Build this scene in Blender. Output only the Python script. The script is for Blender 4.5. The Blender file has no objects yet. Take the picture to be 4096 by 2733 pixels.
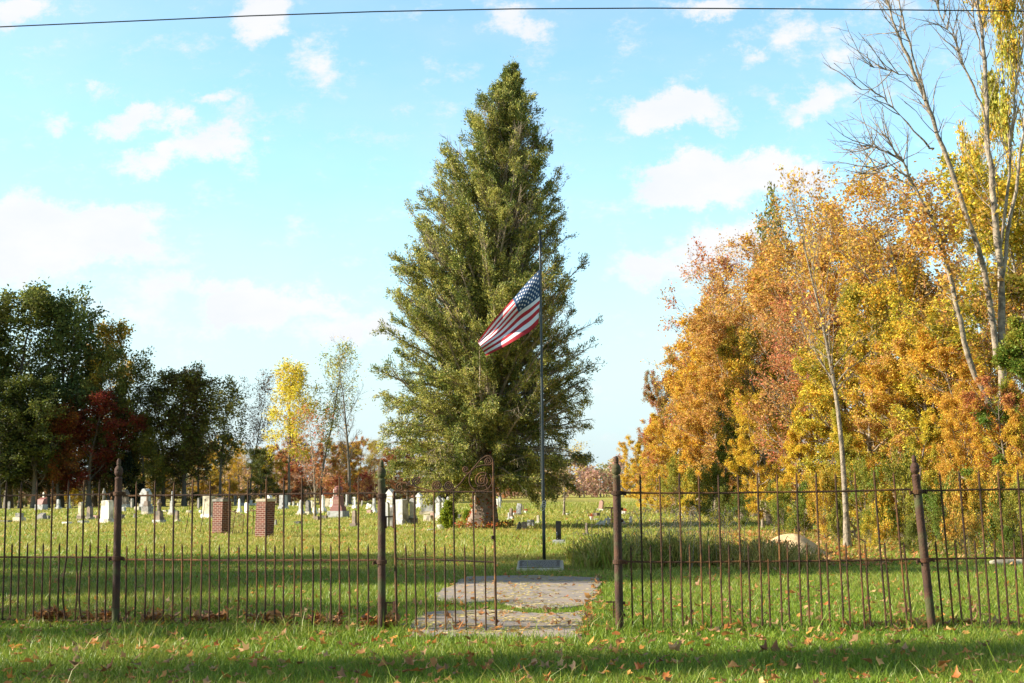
import bpy, math, random
import numpy as np
from mathutils import Matrix, Vector

SC = bpy.context.scene
COL = SC.collection
R = math.radians
rng = np.random.default_rng(7)
random.seed(7)

# ------------------------------------------------------------------ camera
F = 5300.0; CX, CY = 2048.0, 1366.5; CAMZ = 1.45
TH = math.atan((1960 - CY) / F); ROLL = -0.012
CM = (Matrix.Rotation(math.pi / 2 + TH, 3, 'X') @ Matrix.Rotation(ROLL, 3, 'Z'))
def ray(px, py):
    return CM @ Vector(((px - CX) / F, -(py - CY) / F, -1.0))
def P(px, py, Y):
    d = ray(px, py); t = Y / d.y
    return Vector((d.x * t, Y, CAMZ + d.z * t))
def G(px, py):
    d = ray(px, py); t = -CAMZ / d.z
    return Vector((d.x * t, d.y * t, 0.0))
cam_d = bpy.data.cameras.new('camera'); cam = bpy.data.objects.new('camera', cam_d); COL.objects.link(cam)
cam_d.sensor_width = 36; cam_d.lens = F / 4096 * 36; cam_d.clip_end = 3000; cam_d.clip_start = 0.1
cam.matrix_world = Matrix.Translation((0, 0, CAMZ)) @ CM.to_4x4()
SC.camera = cam

# ------------------------------------------------------------------ tags
def tag(o, label=None, cat=None, group=None, kind=None):
    if label: o['label'] = label
    if cat: o['category'] = cat
    if group: o['group'] = group
    if kind: o['kind'] = kind
    return o
def empty(name, loc, rz=0.0):
    o = bpy.data.objects.new(name, None); COL.objects.link(o)
    o.location = loc; o.rotation_euler = (0, 0, rz); o.empty_display_size = .2
    return o

# ------------------------------------------------------------------ mesh helpers
class MB:
    def __init__(s): s.v = []; s.f = []; s.m = []
    def add(s, vs, fs, mi=0):
        b = len(s.v); s.v += [tuple(p) for p in vs]; s.f += [tuple(i + b for i in f) for f in fs]; s.m += [mi] * len(fs); return s
    def box(s, cx, cy, z0, sx, sy, h, tx=1.0, ty=None, mi=0, dx=0, dy=0):
        ty = tx if ty is None else ty; a, b = sx / 2, sy / 2
        vs = [(cx - a, cy - b, z0), (cx + a, cy - b, z0), (cx + a, cy + b, z0), (cx - a, cy + b, z0)]
        c, d = a * tx, b * ty
        vs += [(cx - c + dx, cy - d + dy, z0 + h), (cx + c + dx, cy - d + dy, z0 + h), (cx + c + dx, cy + d + dy, z0 + h), (cx - c + dx, cy + d + dy, z0 + h)]
        return s.add(vs, [(3, 2, 1, 0), (4, 5, 6, 7), (0, 1, 5, 4), (1, 2, 6, 5), (2, 3, 7, 6), (3, 0, 4, 7)], mi)
    def prism(s, prof, y0, y1, mi=0):     # prof: (x,z) counter-clockwise seen from -Y
        n = len(prof)
        vs = [(x, y0, z) for x, z in prof] + [(x, y1, z) for x, z in prof]
        fs = [tuple(range(n)), tuple(range(2 * n - 1, n - 1, -1))] + [(i, i + n, (i + 1) % n + n, (i + 1) % n) for i in range(n)]
        return s.add(vs, fs, mi)
    def lathe(s, prof, seg=14, cx=0, cy=0, mi=0):  # prof: (r,z) from bottom up
        vs = []; fs = []
        for r, z in prof:
            for k in range(seg):
                a = 2 * math.pi * k / seg; vs.append((cx + r * math.cos(a), cy + r * math.sin(a), z))
        for i in range(len(prof) - 1):
            for k in range(seg):
                k2 = (k + 1) % seg; fs.append((i * seg + k, i * seg + k2, (i + 1) * seg + k2, (i + 1) * seg + k))
        fs.append(tuple(range(seg - 1, -1, -1))); fs.append(tuple((len(prof) - 1) * seg + k for k in range(seg)))
        return s.add(vs, fs, mi)
    def tube(s, pts, rad, seg=6, mi=0, flat=None):
        pts = [Vector(p) for p in pts]; n = len(pts)
        if not hasattr(rad, '__len__'): rad = [rad] * n
        vs = []; fs = []; up = Vector((0, 1, 0))
        for i, p in enumerate(pts):
            t = (pts[min(i + 1, n - 1)] - pts[max(i - 1, 0)]).normalized()
            a = t.cross(up)
            if a.length < .1: a = t.cross(Vector((1, 0, 0)))
            a.normalize(); b = a.cross(t).normalized()
            for k in range(seg):
                q = 2 * math.pi * (k + .5) / seg
                fb = 1.0 if flat is None else flat
                vs.append(p + a * math.cos(q) * rad[i] + b * math.sin(q) * rad[i] * fb)
        for i in range(n - 1):
            for k in range(seg):
                k2 = (k + 1) % seg; fs.append((i * seg + k, i * seg + k2, (i + 1) * seg + k2, (i + 1) * seg + k))
        fs.append(tuple(range(seg - 1, -1, -1))); fs.append(tuple((n - 1) * seg + k for k in range(seg)))
        return s.add(vs, fs, mi)
    def build(s, name, mat, parent=None, smooth=False, bevel=0):
        me = bpy.data.meshes.new(name); me.from_pydata(s.v, [], s.f); me.update()
        for m in (mat if isinstance(mat, (list, tuple)) else [mat]): me.materials.append(m)
        if any(s.m): me.polygons.foreach_set('material_index', s.m)
        if smooth: me.shade_smooth()
        o = bpy.data.objects.new(name, me); COL.objects.link(o)
        if parent is not None: o.parent = parent
        if bevel:
            b = o.modifiers.new('bevel', 'BEVEL'); b.width = bevel; b.segments = 2; b.limit_method = 'ANGLE'
        return o

def np_mesh(name, verts, faces_list, mats, attrs=None, smooth=False):
    """faces_list: list of (M,k) int arrays"""
    me = bpy.data.meshes.new(name)
    verts = np.asarray(verts, dtype=np.float32)
    flat = np.concatenate([f.reshape(-1) for f in faces_list]).astype(np.int32)
    tot = np.concatenate([np.full(len(f), f.shape[1]) for f in faces_list]).astype(np.int32)
    start = np.concatenate([[0], np.cumsum(tot)[:-1]]).astype(np.int32)
    me.vertices.add(len(verts)); me.vertices.foreach_set('co', verts.reshape(-1))
    me.loops.add(len(flat)); me.loops.foreach_set('vertex_index', flat)
    me.polygons.add(len(tot)); me.polygons.foreach_set('loop_start', start)
    try: me.polygons.foreach_set('loop_total', tot)
    except Exception: pass
    me.update(calc_edges=True)
    for k, a in (attrs or {}).items():
        at = me.attributes.new(k, 'FLOAT', 'FACE'); at.data.foreach_set('value', np.asarray(a, dtype=np.float32))
    for m in (mats if isinstance(mats, (list, tuple)) else [mats]): me.materials.append(m)
    if smooth: me.shade_smooth()
    return me
def link(name, me, parent=None):
    o = bpy.data.objects.new(name, me); COL.objects.link(o)
    if parent is not None: o.parent = parent
    return o

# ------------------------------------------------------------------ materials
def mat(name):
    m = bpy.data.materials.new(name); m.use_nodes = True; nt = m.node_tree
    for n in list(nt.nodes): nt.nodes.remove(n)
    return m, nt, nt.nodes, nt.links
def N(nt, typ, **kw):
    n = nt.nodes.new(typ)
    for k, v in kw.items():
        if k.startswith('i_'):
            key = k[2:]; key = int(key) if key.isdigit() else key.replace('_', ' ')
            n.inputs[key].default_value = v
        else: setattr(n, k, v)
    return n
def rgb(c): return (c[0], c[1], c[2], 1.0)
def simple(name, base, var=None, scale=6.0, rough=.85, bump=.3, bscale=60, metal=0.0, spots=None, spot_scale=3, objvar=.0):
    m, nt, ns, L = mat(name)
    out = N(nt, 'ShaderNodeOutputMaterial'); bs = N(nt, 'ShaderNodeBsdfPrincipled')
    bs.inputs['Roughness'].default_value = rough; bs.inputs['Metallic'].default_value = metal
    tc0 = N(nt, 'ShaderNodeTexCoord'); oi0 = N(nt, 'ShaderNodeObjectInfo'); tc = N(nt, 'ShaderNodeVectorMath', operation='ADD'); L.new(tc0.outputs['Object'], tc.inputs[0]); L.new(oi0.outputs['Location'], tc.inputs[1])
    n1 = N(nt, 'ShaderNodeTexNoise'); n1.inputs['Scale'].default_value = scale; n1.inputs['Detail'].default_value = 6; n1.inputs['Roughness'].default_value = .65
    L.new(tc.outputs[0], n1.inputs['Vector'])
    mx = N(nt, 'ShaderNodeMix', data_type='RGBA'); mx.inputs['A'].default_value = rgb(base); mx.inputs['B'].default_value = rgb(var or [c * .6 for c in base])
    cr = N(nt, 'ShaderNodeMapRange'); cr.inputs['From Min'].default_value = .35; cr.inputs['From Max'].default_value = .65
    L.new(n1.outputs['Fac'], cr.inputs['Value']); L.new(cr.outputs['Result'], mx.inputs['Factor'])
    colo = mx.outputs['Result']
    if spots:
        n2 = N(nt, 'ShaderNodeTexNoise'); n2.inputs['Scale'].default_value = spot_scale; n2.inputs['Detail'].default_value = 8
        L.new(tc.outputs[0], n2.inputs['Vector'])
        c2 = N(nt, 'ShaderNodeMapRange'); c2.inputs['From Min'].default_value = .51; c2.inputs['From Max'].default_value = .64
        L.new(n2.outputs['Fac'], c2.inputs['Value'])
        m2 = N(nt, 'ShaderNodeMix', data_type='RGBA'); m2.inputs['B'].default_value = rgb(spots)
        L.new(colo, m2.inputs['A']); L.new(c2.outputs['Result'], m2.inputs['Factor']); colo = m2.outputs['Result']
    if objvar:
        oi = N(nt, 'ShaderNodeObjectInfo'); mr = N(nt, 'ShaderNodeMapRange'); mr.inputs['To Min'].default_value = 1 - objvar; mr.inputs['To Max'].default_value = 1 + objvar
        L.new(oi.outputs['Random'], mr.inputs['Value']); hs = N(nt, 'ShaderNodeHueSaturation')
        L.new(mr.outputs['Result'], hs.inputs['Value']); L.new(colo, hs.inputs['Color']); colo = hs.outputs['Color']
    L.new(colo, bs.inputs['Base Color'])
    if bump:
        n3 = N(nt, 'ShaderNodeTexNoise'); n3.inputs['Scale'].default_value = bscale; n3.inputs['Detail'].default_value = 5
        L.new(tc.outputs[0], n3.inputs['Vector'])
        bp = N(nt, 'ShaderNodeBump'); bp.inputs['Strength'].default_value = bump; bp.inputs['Distance'].default_value = .02
        L.new(n3.outputs['Fac'], bp.inputs['Height']); L.new(bp.outputs['Normal'], bs.inputs['Normal'])
    L.new(bs.outputs['BSDF'], out.inputs['Surface'])
    return m

def leaf_mat(name, use_obj=True, c1=(.1, .15, .02), c2=None, hue=.035, val=.45, trans=.35, clump=.35, rough=.6, cscale=.45):
    m, nt, ns, L = mat(name)
    out = N(nt, 'ShaderNodeOutputMaterial')
    at = N(nt, 'ShaderNodeAttribute', attribute_name='rnd')
    if use_obj:
        oi = N(nt, 'ShaderNodeObjectInfo'); A = oi.outputs['Color']
        a2 = N(nt, 'ShaderNodeAttribute', attribute_name='col2', attribute_type='OBJECT'); B = a2.outputs['Color']
    else:
        r1 = N(nt, 'ShaderNodeRGB'); r1.outputs[0].default_value = rgb(c1); A = r1.outputs[0]
        r2 = N(nt, 'ShaderNodeRGB'); r2.outputs[0].default_value = rgb(c2 or c1); B = r2.outputs[0]
    tc = N(nt, 'ShaderNodeTexCoord'); nz = N(nt, 'ShaderNodeTexNoise'); nz.inputs['Scale'].default_value = cscale; nz.inputs['Detail'].default_value = 3
    if use_obj:
        vm = N(nt, 'ShaderNodeVectorMath', operation='ADD'); L.new(tc.outputs['Object'], vm.inputs[0]); L.new(oi.outputs['Location'], vm.inputs[1]); L.new(vm.outputs[0], nz.inputs['Vector'])
    else: L.new(tc.outputs['Object'], nz.inputs['Vector'])
    ad = N(nt, 'ShaderNodeMath', operation='ADD'); ml = N(nt, 'ShaderNodeMath', operation='MULTIPLY'); ml.inputs[1].default_value = clump
    L.new(at.outputs['Fac'], ml.inputs[0]); L.new(nz.outputs['Fac'], ad.inputs[0]); L.new(ml.outputs[0], ad.inputs[1])
    mr = N(nt, 'ShaderNodeMapRange'); mr.inputs['From Min'].default_value = .45 + clump / 2; mr.inputs['From Max'].default_value = .6 + clump / 2
    L.new(ad.outputs[0], mr.inputs['Value'])
    mx = N(nt, 'ShaderNodeMix', data_type='RGBA'); L.new(A, mx.inputs['A']); L.new(B, mx.inputs['B']); L.new(mr.outputs['Result'], mx.inputs['Factor'])
    hs = N(nt, 'ShaderNodeHueSaturation')
    # pseudo-random second number from rnd
    m7 = N(nt, 'ShaderNodeMath', operation='MULTIPLY'); m7.inputs[1].default_value = 17.31; L.new(at.outputs['Fac'], m7.inputs[0])
    fr = N(nt, 'ShaderNodeMath', operation='FRACT'); L.new(m7.outputs[0], fr.inputs[0])
    h1 = N(nt, 'ShaderNodeMapRange'); h1.inputs['To Min'].default_value = .5 - hue; h1.inputs['To Max'].default_value = .5 + hue
    L.new(fr.outputs[0], h1.inputs['Value']); L.new(h1.outputs['Result'], hs.inputs['Hue'])
    v1 = N(nt, 'ShaderNodeMapRange'); v1.inputs['To Min'].default_value = 1 - val; v1.inputs['To Max'].default_value = 1 + val
    L.new(at.outputs['Fac'], v1.inputs['Value']); L.new(v1.outputs['Result'], hs.inputs['Value'])
    L.new(mx.outputs['Result'], hs.inputs['Color'])
    df = N(nt, 'ShaderNodeBsdfPrincipled'); df.inputs['Roughness'].default_value = rough
    df.inputs['Specular IOR Level'].default_value = .3
    tr = N(nt, 'ShaderNodeBsdfTranslucent'); L.new(hs.outputs['Color'], df.inputs['Base Color']); L.new(hs.outputs['Color'], tr.inputs['Color'])
    ms = N(nt, 'ShaderNodeMixShader'); ms.inputs[0].default_value = trans
    L.new(df.outputs[0], ms.inputs[1]); L.new(tr.outputs[0], ms.inputs[2]); L.new(ms.outputs[0], out.inputs['Surface'])
    return m

M = {}
M['leaf'] = leaf_mat('autumn_leaf', trans=.42, val=.32, hue=.03)
M['needle'] = leaf_mat('conifer_needle', use_obj=False, c1=(.145, .18, .036), c2=(.40, .37, .088), hue=.03, val=.6, trans=.3, clump=.5, cscale=.8)
M['bark_dark'] = simple('bark_dark', (.07, .055, .04), (.14, .115, .09), scale=8, bump=.8, bscale=25)
M['bark_pale'] = simple('bark_pale', (.36, .29, .21), (.17, .13, .09), scale=9, bump=.8, bscale=20, spots=(.10, .08, .06), spot_scale=6)
M['bark_mid'] = simple('bark_mid', (.24, .185, .13), (.12, .09, .065), scale=5, bump=.6, bscale=25)
M['conifer_bark'] = simple('conifer_bark', (.30, .22, .165), (.13, .09, .065), scale=4, bump=1.0, bscale=9, spots=(.2, .14, .1))
M['twig'] = simple('twig', (.36, .29, .20), (.2, .15, .1), bump=0)
M['rust'] = simple('rusted_iron', (.022, .010, .004), (.080, .032, .009), scale=9, rough=.9, bump=.5, bscale=70, metal=0, spots=(.13, .055, .013), spot_scale=5, objvar=.35)
M['rust_post'] = simple('rusted_iron_post', (.034, .014, .008), (.085, .034, .014), scale=7, rough=.85, bump=.4, bscale=60, metal=0, spots=(.06, .06, .016), spot_scale=4)
M['rust_light'] = simple('orange_rust', (.10, .036, .012), (.05, .022, .01), scale=9, rough=.85, bump=.3, metal=.1)
M['pole'] = simple('flagpole_paint', (.010, .015, .018), (.018, .026, .030), rough=.35, bump=0.05)
M['rope'] = simple('halyard_rope', (.6, .57, .5), (.45, .42, .36), bump=.2)
M['wire'] = simple('wire_black', (.02, .03, .04), rough=.6, bump=0)
M['granite'] = simple('grey_granite', (.46, .45, .44), (.32, .315, .31), scale=9, bump=.3, objvar=.18, spots=(.19, .19, .17))
M['white'] = simple('weathered_marble', (.80, .76, .69), (.60, .56, .49), scale=5, bump=.25, objvar=.12, spots=(.33, .30, .24))
M['cream'] = simple('cream_limestone', (.56, .49, .36), (.42, .36, .26), scale=5, bump=.4, objvar=.15, spots=(.22, .19, .14))
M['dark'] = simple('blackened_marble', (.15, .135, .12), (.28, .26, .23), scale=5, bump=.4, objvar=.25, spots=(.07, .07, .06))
M['brown'] = simple('brown_sandstone', (.27, .20, .15), (.17, .13, .10), scale=5, bump=.4, objvar=.2, spots=(.1, .09, .07))
M['red'] = simple('red_granite', (.24, .085, .065), (.17, .06, .048), scale=30, rough=.65, bump=.05)
M['pinkg'] = simple('pink_granite', (.45, .27, .21), (.33, .20, .16), scale=20, bump=.2)
M['blackg'] = simple('black_polished_granite', (.012, .012, .014), (.02, .02, .022), rough=.12, bump=0)
M['bronze'] = simple('bronze_plaque', (.10, .085, .065), (.14, .12, .09), scale=20, rough=.7, metal=0, bump=.2)
M['bronze_edge'] = simple('bronze_polished_edge', (.34, .31, .27), rough=.6, metal=0, bump=0)
M['planter'] = simple('white_planter', (.75, .72, .66), (.6, .57, .5), bump=.1)
M['pebble'] = simple('dry_petals', (.5, .03, .03), (.4, .05, .03), bump=0)
M['white_panel'] = simple('white_name_panel', (.8, .78, .74), bump=0)
M['letters'] = simple('grey_letters', (.25, .25, .24), bump=0)
M['letter_pink'] = simple('pale_inscription', (.62, .42, .36), bump=0)
M['flag_red'] = simple('flag_red', (.46, .018, .025), (.30, .012, .02), rough=.8, bump=.05)
M['flag_white'] = simple('flag_white', (.72, .71, .72), (.66, .65, .67), rough=.8, bump=.05)
M['flag_blue'] = simple('flag_blue', (.012, .05, .12), (.01, .04, .10), rough=.8, bump=.05)
M['sand'] = simple('sandy_soil', (.66, .47, .26), (.52, .35, .18), scale=3, bump=.6, bscale=14)

def brick_mat():
    m, nt, ns, L = mat('red_brick')
    out = N(nt, 'ShaderNodeOutputMaterial'); bs = N(nt, 'ShaderNodeBsdfPrincipled'); bs.inputs['Roughness'].default_value = .9
    tc = N(nt, 'ShaderNodeTexCoord'); ge = N(nt, 'ShaderNodeNewGeometry')
    sx = N(nt, 'ShaderNodeSeparateXYZ'); L.new(tc.outputs['Object'], sx.inputs[0])
    ad = N(nt, 'ShaderNodeMath', operation='ADD'); L.new(sx.outputs[0], ad.inputs[0]); L.new(sx.outputs[1], ad.inputs[1])
    cb = N(nt, 'ShaderNodeCombineXYZ'); L.new(ad.outputs[0], cb.inputs[0]); L.new(sx.outputs[2], cb.inputs[1])
    br = N(nt, 'ShaderNodeTexBrick'); L.new(cb.outputs[0], br.inputs['Vector'])
    br.inputs['Color1'].default_value = rgb((.15, .038, .02)); br.inputs['Color2'].default_value = rgb((.085, .028, .018)); br.inputs['Mortar'].default_value = rgb((.42, .31, .25))
    br.inputs['Scale'].default_value = 1; br.inputs['Mortar Size'].default_value = .0055; br.inputs['Brick Width'].default_value = .2; br.inputs['Row Height'].default_value = .068
    br.inputs['Mortar Smooth'].default_value = .1
    L.new(br.outputs['Color'], bs.inputs['Base Color'])
    bp = N(nt, 'ShaderNodeBump'); bp.inputs['Strength'].default_value = .6; bp.inputs['Distance'].default_value = .01; bp.invert = True
    L.new(br.outputs['Fac'], bp.inputs['Height']); L.new(bp.outputs['Normal'], bs.inputs['Normal'])
    L.new(bs.outputs[0], out.inputs['Surface']); return m
M['brick'] = brick_mat()

def ground_mat():
    m, nt, ns, L = mat('lawn_soil')
    out = N(nt, 'ShaderNodeOutputMaterial'); bs = N(nt, 'ShaderNodeBsdfPrincipled'); bs.inputs['Roughness'].default_value = 1; bs.inputs['Specular IOR Level'].default_value = .1
    tc = N(nt, 'ShaderNodeTexCoord'); sx = N(nt, 'ShaderNodeSeparateXYZ'); L.new(tc.outputs['Object'], sx.inputs[0])
    def noise(sc, det=5, rg=.6, st=None):
        n = N(nt, 'ShaderNodeTexNoise'); n.inputs['Scale'].default_value = sc; n.inputs['Detail'].default_value = det; n.inputs['Roughness'].default_value = rg
        if st:
            mp = N(nt, 'ShaderNodeMapping'); mp.inputs['Scale'].default_value = st; L.new(tc.outputs['Object'], mp.inputs[0]); L.new(mp.outputs[0], n.inputs['Vector'])
        else: L.new(tc.outputs['Object'], n.inputs['Vector'])
        return n
    def rng_(src, a, b):
        r = N(nt, 'ShaderNodeMapRange'); r.inputs['From Min'].default_value = a; r.inputs['From Max'].default_value = b; L.new(src, r.inputs['Value']); return r.outputs['Result']
    def mix(a, b, f):
        x = N(nt, 'ShaderNodeMix', data_type='RGBA')
        for s, v in (('A', a), ('B', b)):
            if isinstance(v, tuple): x.inputs[s].default_value = rgb(v)
            else: L.new(v, x.inputs[s])
        L.new(f, x.inputs['Factor']); return x.outputs['Result']
    near = mix((.12, .17, .022), (.27, .21, .05), rng_(noise(1.1).outputs['Fac'], .42, .62))
    far = mix((.34, .31, .07), (.44, .34, .085), rng_(noise(.35, 6).outputs['Fac'], .40, .60))
    green = mix(far, (.19, .30, .035), rng_(noise(.12, 3, .5, (1, 2.5, 1)).outputs['Fac'], .52, .66))
    f = rng_(sx.outputs[1], 20.0, 34.0)
    c = mix(near, green, f)
    fine = rng_(noise(9, 6, .7, (1, .6, 1)).outputs['Fac'], .3, .7)
    v = N(nt, 'ShaderNodeMapRange'); v.inputs['To Min'].default_value = .68; v.inputs['To Max'].default_value = 1.25; L.new(fine, v.inputs['Value'])
    hs = N(nt, 'ShaderNodeHueSaturation'); L.new(c, hs.inputs['Color']); L.new(v.outputs['Result'], hs.inputs['Value'])
    L.new(hs.outputs[0], bs.inputs['Base Color'])
    bp = N(nt, 'ShaderNodeBump'); bp.inputs['Strength'].default_value = .7; bp.inputs['Distance'].default_value = .05
    L.new(noise(12, 6, .7).outputs['Fac'], bp.inputs['Height']); L.new(bp.outputs[0], bs.inputs['Normal'])
    L.new(bs.outputs[0], out.inputs['Surface']); return m
M['ground'] = ground_mat()
def blade_mat():
    m, nt, ns, L = mat('grass_blade')
    out = N(nt, 'ShaderNodeOutputMaterial'); at = N(nt, 'ShaderNodeAttribute', attribute_name='rnd'); yl = N(nt, 'ShaderNodeAttribute', attribute_name='dry')
    r = N(nt, 'ShaderNodeValToRGB'); e = r.color_ramp.elements
    e[0].position = 0; e[0].color = rgb((.075, .15, .010)); e[1].position = 1; e[1].color = rgb((.27, .38, .032))
    L.new(at.outputs['Fac'], r.inputs[0])
    r2 = N(nt, 'ShaderNodeValToRGB'); e = r2.color_ramp.elements
    e[0].position = 0; e[0].color = rgb((.30, .25, .05)); e[1].position = 1; e[1].color = rgb((.56, .43, .13))
    L.new(at.outputs['Fac'], r2.inputs[0])
    mx = N(nt, 'ShaderNodeMix', data_type='RGBA'); L.new(r.outputs[0], mx.inputs['A']); L.new(r2.outputs[0], mx.inputs['B']); L.new(yl.outputs['Fac'], mx.inputs['Factor'])
    df = N(nt, 'ShaderNodeBsdfPrincipled'); df.inputs['Roughness'].default_value = .45; df.inputs['Specular IOR Level'].default_value = .35
    tr = N(nt, 'ShaderNodeBsdfTranslucent'); L.new(mx.outputs['Result'], df.inputs['Base Color']); L.new(mx.outputs['Result'], tr.inputs['Color'])
    ms = N(nt, 'ShaderNodeMixShader'); ms.inputs[0].default_value = .35; L.new(df.outputs[0], ms.inputs[1]); L.new(tr.outputs[0], ms.inputs[2]); L.new(ms.outputs[0], out.inputs['Surface'])
    return m
M['blade'] = blade_mat()
def litter_mat():
    m, nt, ns, L = mat('fallen_leaf')
    out = N(nt, 'ShaderNodeOutputMaterial'); at = N(nt, 'ShaderNodeAttribute', attribute_name='rnd')
    oi = N(nt, 'ShaderNodeObjectInfo'); ad = N(nt, 'ShaderNodeMath', operation='ADD'); L.new(at.outputs['Fac'], ad.inputs[0]); L.new(oi.outputs['Random'], ad.inputs[1])
    fr = N(nt, 'ShaderNodeMath', operation='FRACT'); L.new(ad.outputs[0], fr.inputs[0])
    r = N(nt, 'ShaderNodeValToRGB'); r.color_ramp.interpolation = 'LINEAR'; e = r.color_ramp.elements
    e[0].position = 0; e[0].color = rgb((.42, .12, .025)); e[1].position = 1; e[1].color = rgb((.30, .16, .08))
    for p, c in ((.2, (.55, .24, .07)), (.4, (.18, .07, .03)), (.55, (.62, .38, .18)), (.75, (.62, .28, .04)), (.88, (.42, .24, .12))):
        x = e.new(p); x.color = rgb(c)
    L.new(fr.outputs[0], r.inputs[0])
    df = N(nt, 'ShaderNodeBsdfPrincipled'); df.inputs['Roughness'].default_value = .6
    tr = N(nt, 'ShaderNodeBsdfTranslucent'); L.new(r.outputs[0], df.inputs['Base Color']); L.new(r.outputs[0], tr.inputs['Color'])
    ms = N(nt, 'ShaderNodeMixShader'); ms.inputs[0].default_value = .3; L.new(df.outputs[0], ms.inputs[1]); L.new(tr.outputs[0], ms.inputs[2]); L.new(ms.outputs[0], out.inputs['Surface'])
    return m
M['litter'] = litter_mat()
def concrete_mat():
    m, nt, ns, L = mat('worn_concrete')
    out = N(nt, 'ShaderNodeOutputMaterial'); bs = N(nt, 'ShaderNodeBsdfPrincipled'); bs.inputs['Roughness'].default_value = .9
    tc = N(nt, 'ShaderNodeTexCoord')
    def noise(sc, det=6, st=(1, 1, 1)):
        n = N(nt, 'ShaderNodeTexNoise'); n.inputs['Scale'].default_value = sc; n.inputs['Detail'].default_value = det; n.inputs['Roughness'].default_value = .7
        mp = N(nt, 'ShaderNodeMapping'); mp.inputs['Scale'].default_value = st; L.new(tc.outputs['Object'], mp.inputs[0]); L.new(mp.outputs[0], n.inputs['Vector']); return n.outputs['Fac']
    def mixf(a, b, s, lo, hi):
        r = N(nt, 'ShaderNodeMapRange'); r.inputs['From Min'].default_value = lo; r.inputs['From Max'].default_value = hi; L.new(s, r.inputs['Value'])
        x = N(nt, 'ShaderNodeMix', data_type='RGBA')
        for k, v in (('A', a), ('B', b)):
            if isinstance(v, tuple): x.inputs[k].default_value = rgb(v)
            else: L.new(v, x.inputs[k])
        L.new(r.outputs[0], x.inputs['Factor']); return x.outputs['Result']
    c = mixf((.22, .195, .175), (.33, .26, .195), noise(1.6, 6), .4, .62)
    c = mixf(c, (.42, .30, .18), noise(5, 8, (.5, 1.6, 1)), .52, .66)
    c = mixf(c, (.11, .10, .095), noise(45, 3), .60, .78)
    L.new(c, bs.inputs['Base Color'])
    bp = N(nt, 'ShaderNodeBump'); bp.inputs['Strength'].default_value = .7; bp.inputs['Distance'].default_value = .012; L.new(noise(30, 6), bp.inputs['Height']); L.new(bp.outputs[0], bs.inputs['Normal'])
    L.new(bs.outputs[0], out.inputs['Surface']); return m
M['concrete'] = concrete_mat()

# ------------------------------------------------------------------ light and sky
SUN_EL, SUN_B = 25.0, 4.0     # sun to the left, a little behind the camera
s_dir = Vector((-math.cos(R(SUN_B)) * math.cos(R(SUN_EL)), -math.sin(R(SUN_B)) * math.cos(R(SUN_EL)), math.sin(R(SUN_EL))))
sl = bpy.data.lights.new('sun', 'SUN'); sl.energy = 5.0; sl.angle = R(.55); sl.color = (1, .91, .76)
so = bpy.data.objects.new('sun', sl); COL.objects.link(so); so.rotation_euler = s_dir.to_track_quat('Z', 'Y').to_euler(); so.location = (-30, -10, 30)

W = bpy.data.worlds.new('World'); SC.world = W; W.use_nodes = True; nt = W.node_tree
for n in list(nt.nodes): nt.nodes.remove(n)
L = nt.links
out = N(nt, 'ShaderNodeOutputWorld'); bg = N(nt, 'ShaderNodeBackground'); bg.inputs['Strength'].default_value = .12
sky = N(nt, 'ShaderNodeTexSky'); sky.sky_type = 'NISHITA'; sky.sun_disc = False; sky.sun_elevation = R(SUN_EL)
sky.sun_rotation = math.atan2(s_dir.x, s_dir.y); sky.air_density = 1.0; sky.dust_density = .6; sky.ozone_density = 1.2; sky.altitude = 200
tc = N(nt, 'ShaderNodeTexCoord'); sep = N(nt, 'ShaderNodeSeparateXYZ'); L.new(tc.outputs['Generated'], sep.inputs[0])
yb = N(nt, 'ShaderNodeMath', operation='MAXIMUM'); yb.inputs[1].default_value = .08; L.new(sep.outputs[1], yb.inputs[0])
du = N(nt, 'ShaderNodeMath', operation='DIVIDE'); L.new(sep.outputs[0], du.inputs[0]); L.new(yb.outputs[0], du.inputs[1])
dv = N(nt, 'ShaderNodeMath', operation='DIVIDE'); L.new(sep.outputs[2], dv.inputs[0]); L.new(yb.outputs[0], dv.inputs[1])
uv = N(nt, 'ShaderNodeCombineXYZ'); L.new(du.outputs[0], uv.inputs[0]); L.new(dv.outputs[0], uv.inputs[1])
def wn(scale, det, rough=.6, src=None, st=None):
    n = N(nt, 'ShaderNodeTexNoise'); n.inputs['Scale'].default_value = scale; n.inputs['Detail'].default_value = det; n.inputs['Roughness'].default_value = rough
    s = src or uv.outputs[0]
    if st:
        mp = N(nt, 'ShaderNodeMapping'); mp.inputs['Scale'].default_value = st; L.new(s, mp.inputs[0]); s = mp.outputs[0]
    L.new(s, n.inputs['Vector']); return n
warp = wn(13, 7, .68); wsub = N(nt, 'ShaderNodeVectorMath', operation='SUBTRACT'); wsub.inputs[1].default_value = (.5, .5, .5); L.new(warp.outputs['Color'], wsub.inputs[0])
wsc = N(nt, 'ShaderNodeVectorMath', operation='SCALE'); wsc.inputs['Scale'].default_value = .085; L.new(wsub.outputs[0], wsc.inputs[0])
wuv = N(nt, 'ShaderNodeVectorMath', operation='ADD'); L.new(uv.outputs[0], wuv.inputs[0]); L.new(wsc.outputs[0], wuv.inputs[1])
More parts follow.
